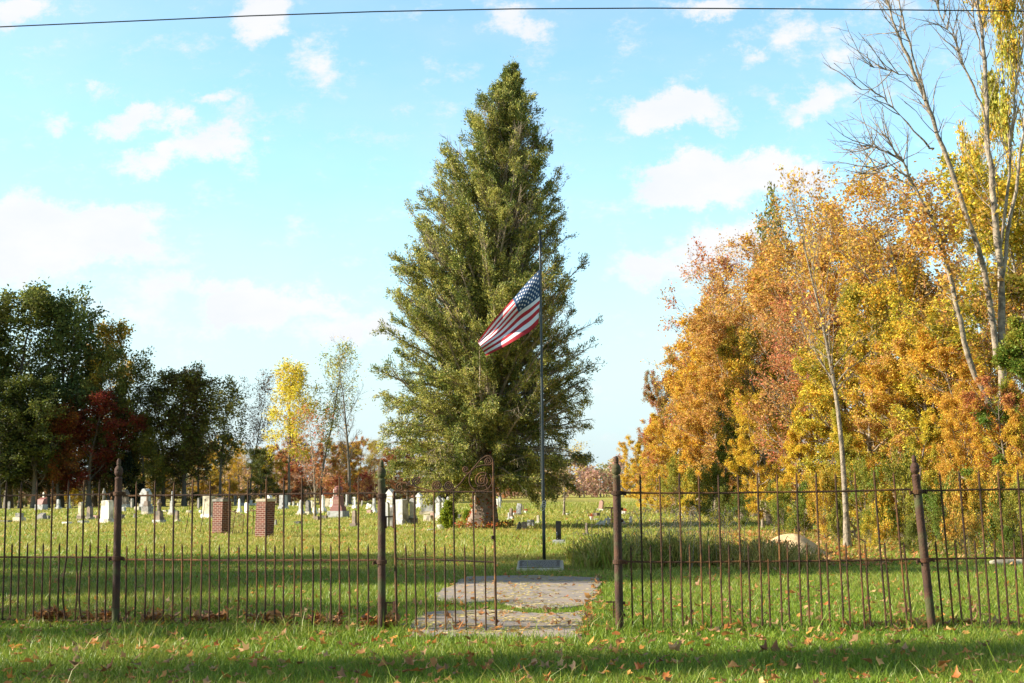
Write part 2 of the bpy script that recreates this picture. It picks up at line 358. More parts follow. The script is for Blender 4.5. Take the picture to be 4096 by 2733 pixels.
CLOUDS = [  # px, py, rx, ry, weight
    (60, 930, 420, 170, 1.9), (400, 930, 260, 150, 1.5), (250, 850, 200, 100, .9), (600, 1010, 160, 70, .6),
    (70, 40, 190, 90, .95), (1045, 75, 140, 120, .95), (1240, 240, 150, 120, .55), (250, 440, 90, 70, .6), (400, 355, 70, 50, .5),
    (530, 465, 160, 80, .9), (710, 470, 110, 60, .75), (845, 370, 90, 50, .65), (830, 570, 180, 110, 1.0), (620, 640, 150, 90, .95), (980, 460, 140, 80, .5), (1075, 580, 60, 60, .35),
    (140, 750, 110, 50, .6), (600, 1150, 170, 110, .75), (830, 1110, 180, 60, .8), (560, 1240, 200, 80, .7), (1020, 1240, 260, 130, 1.7), (1260, 1250, 220, 90, .9), (1420, 1340, 230, 90, .9), (1620, 410, 90, 50, .35),
    (2080, 110, 150, 80, .8), (2830, 20, 250, 70, .85), (3020, 190, 110, 60, .6), (3200, 110, 130, 110, .7), (3380, 200, 140, 120, .65), (3260, 400, 220, 80, .8), (2700, 430, 230, 100, 1.3), (2500, 450, 120, 60, .5),
    (2800, 720, 260, 120, 1.5), (3080, 680, 240, 110, 1.5), (2950, 760, 300, 90, .8), (2650, 1050, 230, 90, 1.0), (2900, 980, 260, 110, 1.05), (2450, 790, 150, 60, .35), (3520, 20, 200, 80, .5),
]
acc = None
for (cx_, cy_, rx, ry, wgt) in CLOUDS:
    d = ray(cx_, cy_); u0, v0 = d.x / d.y, d.z / d.y
    a = N(nt, 'ShaderNodeVectorMath', operation='SUBTRACT'); a.inputs[1].default_value = (u0, v0, 0); L.new(wuv.outputs[0], a.inputs[0])
    b = N(nt, 'ShaderNodeVectorMath', operation='MULTIPLY'); b.inputs[1].default_value = (F / rx / 1.25, F / ry / 1.25, 0); L.new(a.outputs[0], b.inputs[0])
    c = N(nt, 'ShaderNodeVectorMath', operation='LENGTH'); L.new(b.outputs[0], c.inputs[0])
    e = N(nt, 'ShaderNodeMapRange', interpolation_type='SMOOTHSTEP'); e.inputs['From Min'].default_value = 0; e.inputs['From Max'].default_value = 1.2; e.inputs['To Min'].default_value = wgt; e.inputs['To Max'].default_value = 0
    L.new(c.outputs['Value'], e.inputs['Value'])
    if acc is None: acc = e.outputs[0]
    else:
        s_ = N(nt, 'ShaderNodeMath', operation='SMOOTH_MAX'); s_.inputs[2].default_value = .15; L.new(acc, s_.inputs[0]); L.new(e.outputs[0], s_.inputs[1]); acc = s_.outputs[0]
cn = wn(26, 9, .7, st=(1, 1.6, 1)); cnr = N(nt, 'ShaderNodeMapRange'); cnr.inputs['To Min'].default_value = -.62; cnr.inputs['To Max'].default_value = .62; cnr.inputs['From Min'].default_value = .2; cnr.inputs['From Max'].default_value = .8; L.new(cn.outputs['Fac'], cnr.inputs['Value'])
ad = N(nt, 'ShaderNodeMath', operation='ADD'); L.new(acc, ad.inputs[0]); L.new(cnr.outputs[0], ad.inputs[1])
cf = N(nt, 'ShaderNodeMapRange', interpolation_type='SMOOTHSTEP'); cf.inputs['From Min'].default_value = .14; cf.inputs['From Max'].default_value = .82; cf.inputs['To Max'].default_value = .97; L.new(ad.outputs[0], cf.inputs['Value'])
# thin high veil
veil = wn(3.0, 6, .6, st=(1, 2.2, 1)); vr = N(nt, 'ShaderNodeMapRange'); vr.inputs['From Min'].default_value = .42; vr.inputs['From Max'].default_value = .75; vr.inputs['To Max'].default_value = .22; L.new(veil.outputs['Fac'], vr.inputs['Value'])
tint = N(nt, 'ShaderNodeMix', data_type='RGBA', blend_type='MULTIPLY'); tint.inputs['Factor'].default_value = 1; tint.inputs['B'].default_value = (1.15, 1.46, 1.32, 1)
L.new(sky.outputs[0], tint.inputs['A'])
up = N(nt, 'ShaderNodeMapRange', interpolation_type='SMOOTHSTEP'); up.inputs['From Min'].default_value = .38; up.inputs['From Max'].default_value = .60; L.new(sep.outputs[2], up.inputs['Value'])
tm = N(nt, 'ShaderNodeMix', data_type='RGBA'); tm.inputs['A'].default_value = (.96, 1.15, 1.09, 1); tm.inputs['B'].default_value = (.36, .36, .36, 1); L.new(up.outputs[0], tm.inputs['Factor']); L.new(tm.outputs['Result'], tint.inputs['B'])
SKYTINT = tint
hz = N(nt, 'ShaderNodeMapRange', interpolation_type='SMOOTHSTEP'); hz.inputs['From Min'].default_value = .0; hz.inputs['From Max'].default_value = .235; hz.inputs['To Min'].default_value = .92; hz.inputs['To Max'].default_value = .0; L.new(sep.outputs[2], hz.inputs['Value'])
CW = (3.42, 3.4, 3.48, 1)
m0 = N(nt, 'ShaderNodeMix', data_type='RGBA'); m0.inputs['B'].default_value = (2.35, 2.85, 3.15, 1); L.new(tint.outputs['Result'], m0.inputs['A']); L.new(hz.outputs[0], m0.inputs['Factor'])
m1 = N(nt, 'ShaderNodeMix', data_type='RGBA'); m1.inputs['B'].default_value = CW; L.new(m0.outputs['Result'], m1.inputs['A']); L.new(vr.outputs[0], m1.inputs['Factor'])
cs = wn(8, 5, .6, st=(1, 2, 1)); csr = N(nt, 'ShaderNodeMapRange'); csr.inputs['From Min'].default_value = .35; csr.inputs['From Max'].default_value = .6; L.new(cs.outputs['Fac'], csr.inputs['Value'])
cc_ = N(nt, 'ShaderNodeMix', data_type='RGBA'); cc_.inputs['A'].default_value = (3.1, 3.22, 3.34, 1); cc_.inputs['B'].default_value = CW; L.new(csr.outputs[0], cc_.inputs['Factor'])
m2 = N(nt, 'ShaderNodeMix', data_type='RGBA'); L.new(cc_.outputs['Result'], m2.inputs['B']); L.new(m1.outputs['Result'], m2.inputs['A']); L.new(cf.outputs[0], m2.inputs['Factor'])
L.new(m2.outputs['Result'], bg.inputs['Color']); L.new(bg.outputs[0], out.inputs['Surface'])
W.cycles.sampling_method = 'MANUAL'; W.cycles.sample_map_resolution = 512

SC.view_settings.view_transform = 'Standard'; SC.view_settings.look = 'None'; SC.view_settings.gamma = 1; SC.view_settings.exposure = 1.3
SC.render.engine = 'CYCLES'
SC.cycles.max_bounces = 5; SC.cycles.diffuse_bounces = 3; SC.cycles.glossy_bounces = 2; SC.cycles.transmission_bounces = 3; SC.cycles.transparent_max_bounces = 4
SC.cycles.use_denoising = True
try: SC.cycles.denoiser = 'OPENIMAGEDENOISE'
except Exception: pass

# ------------------------------------------------------------------ ground
def slab_px(pts): return [G(*p) for p in pts]
SLAB_A = slab_px([(1868, 2311), (2130, 2306), (2392, 2316), (2398, 2345), (2374, 2400), (2330, 2428), (2200, 2441), (2090, 2434), (1975, 2412), (1860, 2416), (1745, 2402), (1752, 2372), (1800, 2350)])
SLAB_B = slab_px([(1700, 2455), (1850, 2448), (2000, 2446), (2110, 2458), (2200, 2462), (2345, 2450), (2345, 2500), (2318, 2556), (1640, 2556), (1650, 2500)])
def inside(poly, x, y):
    r = np.zeros(len(x), bool); n = len(poly)
    for i in range(n):
        a, b = poly[i], poly[(i + 1) % n]
        c = ((a.y > y) != (b.y > y)) & (x < (b.x - a.x) * (y - a.y) / (b.y - a.y + 1e-12) + a.x); r ^= c
    return r
gm = MB(); gm.add([(-700, -60, 0), (700, -60, 0), (700, 900, 0), (-700, 900, 0)], [(0, 1, 2, 3)])
tag(gm.build('ground', M['ground']), kind='structure')
def jitter_poly(poly, seed, sub=5, amp=.05):
    r_ = random.Random(seed); o = []
    for i in range(len(poly)):
        a, b = poly[i], poly[(i + 1) % len(poly)]
        for k in range(sub):
            p = a.lerp(b, k / sub); o.append(Vector((p.x + r_.uniform(-amp, amp), p.y + r_.uniform(-amp, amp), 0)))
    return o
for poly, sd in ((SLAB_A, 3), (SLAB_B, 4)):
    pl = jitter_poly(poly, sd); n = len(pl); b = MB(); z = .022
    b.add([(p.x, p.y, z) for p in pl] + [(p.x, p.y, -.05) for p in pl], [tuple(range(n - 1, -1, -1))] + [(i, (i + 1) % n, (i + 1) % n + n, i + n) for i in range(n)])
    o = b.build('path', M['concrete'])
    tag(o, kind='structure')
    o.data.update()

# ------------------------------------------------------------------ grass
def grass_mesh():
    Vs = []; F3 = []; F4 = []; r3 = []; r4 = []; d3 = []; d4 = []; base = 0
    zones = [(8.6, 12.5, 2300, .052, .0060), (12.5, 16, 1700, .052, .0075), (16, 22, 850, .05, .010), (22, 32, 380, .05, .014), (32, 48, 120, .07, .022), (48, 80, 34, .08, .04), (80, 140, 7, .12, .09)]
    for (y0, y1, den, h, w) in zones:
        x1 = .40 * y1 + 1; n = int(den * (y1 - y0) * 2 * x1)
        y = rng.uniform(y0, y1, n); x = rng.uniform(-x1, x1, n)
        jx = x + rng.normal(0, .05, n) * (y < 23); jy = y + rng.normal(0, .06, n) * (y < 23); k = (np.abs(x) < .40 * y + .8) & ~inside(SLAB_A, jx, jy) & ~inside(SLAB_B, jx, jy); x = x[k]; y = y[k]; n = len(x)
        pat = np.sin(x * 1.7 + 2 * np.sin(y * .9)) * np.cos(y * 1.3 + np.sin(x * 2.1)) ; pat2 = np.sin(x * .35 + 1.3) * np.sin(y * .27 + x * .11 + .5)
        hh = h * rng.lognormal(0, .38, n) * (1 + .3 * pat)
        if y0 < 16:
            near_f = np.exp(-((y - (13.6 - .02 * x)) / .35) ** 2); hh *= 1 + .9 * near_f * rng.random(n)
            tall = rng.random(n) < .02; hh[tall] *= 2.3
        dry = np.clip((y - 17) / 22, 0, 1) * .40 + .04 + .26 * pat2 + .2 * pat + rng.normal(0, .32, n); dry = np.clip(dry, 0, 1)
        if y0 >= 22: dry *= .95
        an = rng.uniform(0, 2 * np.pi, n); la = rng.uniform(0, 2 * np.pi, n); lean = hh * rng.uniform(.25, 1.2, n)
        wx = np.cos(an) * w * .5; wy = np.sin(an) * w * .5; lx = np.cos(la) * lean; ly = np.sin(la) * lean
        rr = rng.random(n)
        if y1 <= 16:
            A = np.stack([np.stack([x - wx, y - wy, np.zeros(n)], 1), np.stack([x + wx, y + wy, np.zeros(n)], 1),
                          np.stack([x + wx * .8 + lx * .35, y + wy * .8 + ly * .35, hh * .6], 1), np.stack([x - wx * .8 + lx * .35, y - wy * .8 + ly * .35, hh * .6], 1),
                          np.stack([x + lx, y + ly, hh], 1)], 1)
            Vs.append(A.reshape(-1, 3)); i = base + np.arange(n)[:, None] * 5
            F4.append(i + np.array([[0, 1, 2, 3]])); F3.append(i + np.array([[3, 2, 4]])); r4.append(rr); r3.append(rr); d4.append(dry); d3.append(dry); base += n * 5
        else:
            A = np.stack([np.stack([x - wx, y - wy, np.zeros(n)], 1), np.stack([x + wx, y + wy, np.zeros(n)], 1), np.stack([x + lx, y + ly, hh], 1)], 1)
            Vs.append(A.reshape(-1, 3)); i = base + np.arange(n)[:, None] * 3; F3.append(i + np.array([[0, 1, 2]])); r3.append(rr); d3.append(dry); base += n * 3
    return np_mesh('grass', np.concatenate(Vs), F4 + F3, M['blade'], {'rnd': np.concatenate(r4 + r3), 'dry': np.concatenate(d4 + d3)})
tag(link('grass', grass_mesh()), 'short green and yellowing grass of the graveyard lawn', 'grass', kind='stuff')

# tall weedy grass clumps
def tall_grass(name, regions, label, dry0, cat='tall grass', seed=1, hmul=1.0):
    r = np.random.default_rng(seed); Vs = []; Fs = []; rn = []; dr = []; base = 0
    for (cx_, cy_, rx, ry, n, h) in regions:
        a = r.uniform(0, 2 * np.pi, n); q = np.sqrt(r.random(n)); x = cx_ + rx * q * np.cos(a); y = cy_ + ry * q * np.sin(a)
        hh = h * hmul * (1 - .45 * q ** 3) * r.uniform(.5, 1.15, n); la = r.uniform(0, 2 * np.pi, n); lean = hh * r.uniform(.15, 1.0, n)
        an = r.uniform(0, np.pi, n); w = .012 + .010 * r.random(n); wx = np.cos(an) * w * .5; wy = np.sin(an) * w * .5
        lx, ly = np.cos(la) * lean, np.sin(la) * lean; z0 = np.zeros(n); droop = r.uniform(.72, 1.0, n)
        A = np.stack([np.stack([x - wx, y - wy, z0], 1), np.stack([x + wx, y + wy, z0], 1),
                      np.stack([x + wx + lx * .25, y + wy + ly * .25, hh * .6], 1), np.stack([x - wx + lx * .25, y - wy + ly * .25, hh * .6], 1),
                      np.stack([x + wx * .7 + lx * .7, y + wy * .7 + ly * .7, hh * .95], 1), np.stack([x - wx * .7 + lx * .7, y - wy * .7 + ly * .7, hh * .95], 1),
                      np.stack([x + lx * 1.15, y + ly * 1.15, hh * droop], 1)], 1)
        i = base + np.arange(n)[:, None] * 7; Vs.append(A.reshape(-1, 3)); Fs.append((i + np.array([[0, 1, 2, 3]]), i + np.array([[3, 2, 4, 5]]), i + np.array([[5, 4, 6]])))
        q_ = r.random(n); rn.append(q_); dr.append(np.clip(dry0 + r.normal(0, .38, n), 0, 1)); base += n * 7
    f = [np.concatenate([x[k] for x in Fs]) for k in range(3)]; rr = np.concatenate(rn); dd = np.concatenate(dr)
    return tag(link(name, np_mesh(name, np.concatenate(Vs), f, M['blade'], {'rnd': np.tile(rr, 3), 'dry': np.tile(dd, 3)})), label, cat, kind='stuff')
g = lambda px, py: G(px, py)
a1, a2, a3, a4, a5 = g(2600, 2255), g(2740, 2250), g(2480, 2262), g(2860, 2268), g(2390, 2262)
tg_ = []; r_ = random.Random(31)
for k in range(70):
    c = r_.choice((a1, a1, a2, a3, a1, a2)); tg_.append((c.x + r_.uniform(-.9, .8), c.y + r_.uniform(-1.3, 1.4), r_.uniform(.15, .42), r_.uniform(.15, .42), r_.randint(40, 110), r_.uniform(.22, .70)))
for k in range(8): tg_.append((a5.x + r_.uniform(-.4, .4), a5.y + r_.uniform(-.5, .5), .2, .2, 50, r_.uniform(.25, .6)))
tall_grass('tall_grass', tg_,
           'tall unmown grass clump with nodding seed heads inside the fence', .6, seed=5)
b1, b2 = g(3090, 2270), g(3000, 2262)
tall_grass('dry_weeds', [(b1.x, b1.y, .9, .8, 900, .5), (b2.x, b2.y, .7, .8, 600, .5)], 'dry reddish weeds beside the tall grass clump', 1.0, 'weeds', seed=8)
sd = MB()
r_ = random.Random(4)
for k in range(150):
    c = r_.choice((a1, a2, a2, a3, a4)); x = c.x + r_.uniform(-1, 1); y = c.y + r_.uniform(-1.2, 1.2); h = r_.uniform(.6, 1.1); s = r_.choice((-1, 1)) * r_.uniform(.05, .16)
    sd.tube([(x, y, 0), (x + s * .3, y, h * .8), (x + s, y, h), (x + s * 1.9, y, h - .05)], [.003, .003, .007, .003], 3)
tag(sd.build('seed_heads', M['twig']), 'nodding brown seed heads above the tall grass clump', 'seed heads', kind='stuff')
# far weed strips
w_ = []
for k in range(26):
    p = g(1990 + k * 26, 2040 + (k % 3) * 1.2); w_.append((p.x, p.y, 1.3, 1.6, 60, .5 if k % 5 else .8))
tall_grass('weed_strip', w_, 'strip of green weeds along the far edge of the graveyard', .35, 'weeds', seed=9, hmul=1.0)

# ------------------------------------------------------------------ tree builders
class Tubes:
    def __init__(s): s.V = []; s.F = []; s.n = 0
    def add(s, pts, rad, seg):
        pts = np.asarray(pts, float); n = len(pts); rad = np.asarray(rad, float)
        t = np.gradient(pts, axis=0); t /= np.linalg.norm(t, axis=1)[:, None] + 1e-9
        ref = np.array([0, 0, 1.]) if abs(t[0, 2]) < .8 else np.array([1., 0, 0])
        a = np.cross(t, ref); a /= np.linalg.norm(a, axis=1)[:, None] + 1e-9; b = np.cross(t, a)
        q = 2 * np.pi * np.arange(seg) / seg
        v = pts[:, None] + (a[:, None] * np.cos(q)[None, :, None] + b[:, None] * np.sin(q)[None, :, None]) * rad[:, None, None]
        k = np.arange(seg); k2 = (k + 1) % seg; i = (np.arange(n - 1) * seg)[:, None]
        f = np.stack([i + k, i + k2, i + seg + k2, i + seg + k], -1).reshape(-1, 4)
        s.V.append(v.reshape(-1, 3)); s.F.append(f + s.n); s.n += n * seg
    def mesh(s, name, m): return np_mesh(name, np.concatenate(s.V), [np.concatenate(s.F)], m, smooth=True)

def leaf_arrays(pos, size, r, tilt=.8, narrow=.62, down=0.0, dirs=None):
    n = len(pos); nrm = r.normal(0, 1, (n, 3)); nrm[:, 2] = np.abs(nrm[:, 2]) + .3; nrm /= np.linalg.norm(nrm, axis=1)[:, None]
    d = r.normal(0, 1, (n, 3)) if dirs is None else dirs + r.normal(0, .45, (n, 3)); d[:, 2] -= down
    d -= nrm * np.sum(d * nrm, 1)[:, None]; d /= np.linalg.norm(d, axis=1)[:, None] + 1e-9
    s = np.cross(nrm, d); sz = size * r.uniform(.6, 1.3, n)
    L_ = d * sz[:, None]; S_ = s * (sz * narrow * .5)[:, None]
    v = np.stack([pos, pos + L_ * .55 + S_ + nrm * (sz * .12)[:, None], pos + L_, pos + L_ * .45 - S_ + nrm * (sz * .12)[:, None]], 1).reshape(-1, 3)
    f = np.arange(n)[:, None] * 4 + np.array([[0, 1, 2, 3]])
    return v, f

def wobble(p0, d0, length, n, amp, r, up=0.0, droop=0.0):
    pts = [np.array(p0, float)]; d = np.array(d0, float); d /= np.linalg.norm(d)
    for i in range(n):
        d = d + r.normal(0, amp, 3); d[2] += up / n - droop * (i / n) / n; d /= np.linalg.norm(d)
        pts.append(pts[-1] + d * length / n)
    return np.array(pts)

def decid(seed, H, Wd, tr, cb, n_limb, leaves, leaf_size, up_ang=45, profile='oval', sub=6, tw=4, spread=.35, forks=0, limb_r=.35, narrow=.62, droop=.0, gaps=.25, n_tw_leaf=None, trunk_seg=8, leafdown=.2, tip=0.9):
    """returns (trunk mesh arrays, leaf mesh arrays): real-size tree at the origin"""
    r = np.random.default_rng(seed); T = Tubes()
    trunk = wobble((0, 0, -.1), (0, 0, 1), H * tip + .1, 10, .05, r, up=.3)
    trunk[:, :2] *= np.linspace(0, 1, 11)[:, None] ** .7
    trad = tr * (1 - np.linspace(0, 1, 11) ** 1.1 * .93); trad[0] *= 1.5
    T.add(trunk, trad, trunk_seg)
    pts = []; wts = []; drs = []
    for i in range(n_limb):
        t = cb + (.97 - cb) * ((i + r.random()) / n_limb); az = i * 2.399 + r.normal(0, .4)
        q = (t - cb) / (1 - cb)
        if profile == 'oval': w = math.sin(math.pi * min(1, .16 + q * .80)) ** .6
        elif profile == 'cone': w = 1.05 - q
        elif profile == 'top': w = .45 + .55 * math.sin(math.pi * min(1, .1 + q * .85))
        elif profile == 'vase': w = .4 + .7 * q if q < .75 else 1.0 - (q - .75) * 1.6
        else: w = 1 - .6 * q
        ln = Wd / 2 * w * r.uniform(.75, 1.15) / max(.45, math.cos(R(up_ang)) + .15)
        if r.random() < gaps * .5: ln *= .6
        idx = t * 10 * 1.0; k = min(9, int(idx)); p0 = trunk[k] + (trunk[k + 1] - trunk[k]) * (idx - k)
        el = R(up_ang + r.normal(0, 9) + 22 * (q - .4)); d0 = (math.cos(az) * math.cos(el), math.sin(az) * math.cos(el), math.sin(el))
        ln = min(ln, (H * 1.03 - p0[2]) / max(.25, math.sin(el)))
        lr = max(.012, trad[k] * limb_r * (1 - .3 * q)); lp = wobble(p0, d0, ln, 6, .13, r, up=.35, droop=droop)
        T.add(lp, lr * (1 - np.linspace(0, 1, 7) * .85), 5)
        for j in range(sub):
            s = .25 + .75 * (j + r.random()) / sub; kk = min(5, int(s * 6)); q0 = lp[kk] + (lp[kk + 1] - lp[kk]) * (s * 6 - kk)
            ld = lp[kk + 1] - lp[kk]; ld /= np.linalg.norm(ld) + 1e-9; rv = r.normal(0, 1, 3); rv -= ld * rv.dot(ld); rv /= np.linalg.norm(rv)
            sd_ = ld * .75 + rv * .75 + np.array([0, 0, .15]); sl_ = ln * spread * (1.15 - s * .6) * r.uniform(.7, 1.2)
            sp = wobble(q0, sd_, sl_, 4, .18, r, up=.25, droop=droop); T.add(sp, np.linspace(lr * .35, lr * .12, 5), 3)
            if r.random() < gaps: continue
            for m_ in range(tw):
                u = .25 + .75 * (m_ + r.random()) / tw; k3 = min(3, int(u * 4)); t0 = sp[k3] + (sp[k3 + 1] - sp[k3]) * (u * 4 - k3)
                rv = r.normal(0, 1, 3); td = (sp[k3 + 1] - sp[k3]); td /= np.linalg.norm(td) + 1e-9; td = td + rv * .55
                tl = sl_ * .42 * r.uniform(.6, 1.2); tp = np.array([t0, t0 + td * tl * .5 + r.normal(0, .03, 3), t0 + td * tl + r.normal(0, .04, 3)])
                T.add(tp, np.array([lr * .14, lr * .1, lr * .05]) + .002, 3)
                for uu in (.4, .7, 1.0): pts.append(t0 + td * tl * uu); drs.append(td)
            pts.append(sp[-1]); drs.append(sp[-1] - sp[-2])
    pts = np.array(pts); drs = np.array(drs); drs /= np.linalg.norm(drs, axis=1)[:, None] + 1e-9
    if leaves:
        wt = r.gamma(1.2, 1, len(pts)); wt /= wt.sum(); ix = r.choice(len(pts), leaves, p=wt)
        pos = pts[ix] + r.normal(0, leaf_size * .95, (leaves, 3)); pos[:, 2] = np.maximum(pos[:, 2], .05)
        lv, lf = leaf_arrays(pos, leaf_size, r, narrow=narrow, dirs=drs[ix], down=leafdown)
        return T, (lv, lf, r.random(leaves))
    return T, None

PROTO = {}
def proto(name, bark, H, Wd, **kw):
    T, lf = decid(H=H, Wd=Wd, **kw); me = T.mesh('trunk', M[bark]); cr = None
    if lf is not None: cr = np_mesh('crown', lf[0], [lf[1]], M['leaf'], {'rnd': lf[2]})
    PROTO[name] = (me, cr, H, Wd)
proto('full_a', 'bark_mid', 11, 7.5, seed=11, tr=.16, cb=.10, n_limb=34, leaves=46000, leaf_size=.115, gaps=.38, limb_r=.5, up_ang=28, sub=7, tw=4)
proto('full_b', 'bark_pale', 11, 7.5, seed=12, tr=.15, cb=.08, n_limb=36, leaves=44000, leaf_size=.12, gaps=.38, limb_r=.5, up_ang=34, sub=7, tw=4, profile='top')
proto('full_c', 'bark_mid', 11, 7.5, seed=13, tr=.16, cb=.05, n_limb=40, leaves=46000, leaf_size=.112, gaps=.35, limb_r=.5, up_ang=20, sub=7, tw=4, profile='cone')
proto('twig_a', 'bark_pale', 11, 7.5, seed=21, tr=.13, cb=.15, n_limb=38, leaves=18000, leaf_size=.105, up_ang=50, sub=8, tw=5, profile='oval', limb_r=.42)
proto('twig_b', 'bark_pale', 11, 7.5, seed=22, tr=.13, cb=.2, n_limb=36, leaves=14000, leaf_size=.105, up_ang=46, sub=8, tw=5, profile='oval', limb_r=.42)
proto('slim', 'bark_pale', 12, 4.0, seed=31, tr=.13, cb=.42, n_limb=32, leaves=1500, leaf_size=.12, up_ang=55, sub=6, tw=4, profile='oval', gaps=.1)
proto('shrub_a', 'bark_mid', 3.2, 3.6, seed=41, tr=.035, cb=.04, n_limb=22, leaves=8000, leaf_size=.105, up_ang=48, sub=5, tw=4, limb_r=.7, tip=.8)
proto('shrub_b', 'bark_mid', 3.2, 3.6, seed=42, tr=.035, cb=.03, n_limb=24, leaves=6500, leaf_size=.12, up_ang=35, sub=5, tw=4, limb_r=.7, profile='cone', tip=.85)
proto('shrub_twig', 'bark_pale', 3.2, 3.2, seed=43, tr=.03, cb=.03, n_limb=24, leaves=1800, leaf_size=.09, up_ang=62, sub=6, tw=4, limb_r=.7, tip=.9)
proto('big_a', 'bark_dark', 20, 12, seed=51, tr=.32, cb=.14, n_limb=40, leaves=16000, leaf_size=.32, up_ang=32, sub=7, tw=4, gaps=.45)
proto('big_b', 'bark_dark', 20, 12, seed=52, tr=.30, cb=.16, n_limb=40, leaves=16000, leaf_size=.38, up_ang=45, sub=7, tw=4, profile='top', gaps=.35)
proto('big_open', 'bark_dark', 20, 11, seed=53, tr=.27, cb=.28, n_limb=30, leaves=5600, leaf_size=.40, up_ang=50, sub=7, tw=4, profile='top', gaps=.4)
proto('ash', 'bark_dark', 20, 8, seed=54, tr=.22, cb=.30, n_limb=30, leaves=7500, leaf_size=.42, narrow=.35, up_ang=52, sub=6, tw=4, profile='oval', gaps=.25, leafdown=.6)
proto('ash_thin', 'bark_dark', 20, 8, seed=55, tr=.22, cb=.33, n_limb=24, leaves=2600, leaf_size=.42, narrow=.35, up_ang=55, sub=6, tw=4, profile='vase', gaps=.25, leafdown=.6)
proto('bare_big', 'bark_dark', 20, 9, seed=56, tr=.25, cb=.28, n_limb=26, leaves=130, leaf_size=.4, narrow=.35, up_ang=58, sub=9, tw=6, profile='vase', gaps=0, leafdown=.6)
proto('bare_small', 'bark_pale', 8, 5, seed=57, tr=.10, cb=.22, n_limb=22, leaves=900, leaf_size=.16, up_ang=50, sub=7, tw=5, profile='oval', gaps=0)

def place(name, proto_name, px, py_top, D, wpx, c1, c2, label, group=None, cat='tree', py_base=None, rz=None, hmin=None):
    me, cr, H, Wd = PROTO[proto_name]; t = P(px, py_top, D); h = max(.4, t.z)
    root = empty(name, (t.x, D, 0), random.uniform(0, 6.28) if rz is None else rz)
    w = wpx / F * D; sx = w / Wd; sz = h / H
    tag(root, label, cat, group)
    tr = link('trunk', me, root); tr.scale = (sx, sx, sz)
    if cr is not None:
        c = link('crown', cr, root); c.scale = (sx, sx, sz); c.color = rgb(c1); c['col2'] = list(c2)
    return root

YEL = (.70, .52, .055); GOLD = (.68, .43, .05); ORG = (.62, .36, .06); RUS = (.56, .33, .11); OLV = (.22, .20, .035); GRN = (.18, .20, .028)
YGR = (.36, .33, .045); PNK = (.50, .22, .12); DGR = (.15, .165, .03); MAR = (.22, .045, .02); BRN = (.26, .13, .05); RED = (.36, .055, .03); CORAL = (.52, .20, .09); LIM = (.42, .40, .06); BRG = (.14, .22, .03)
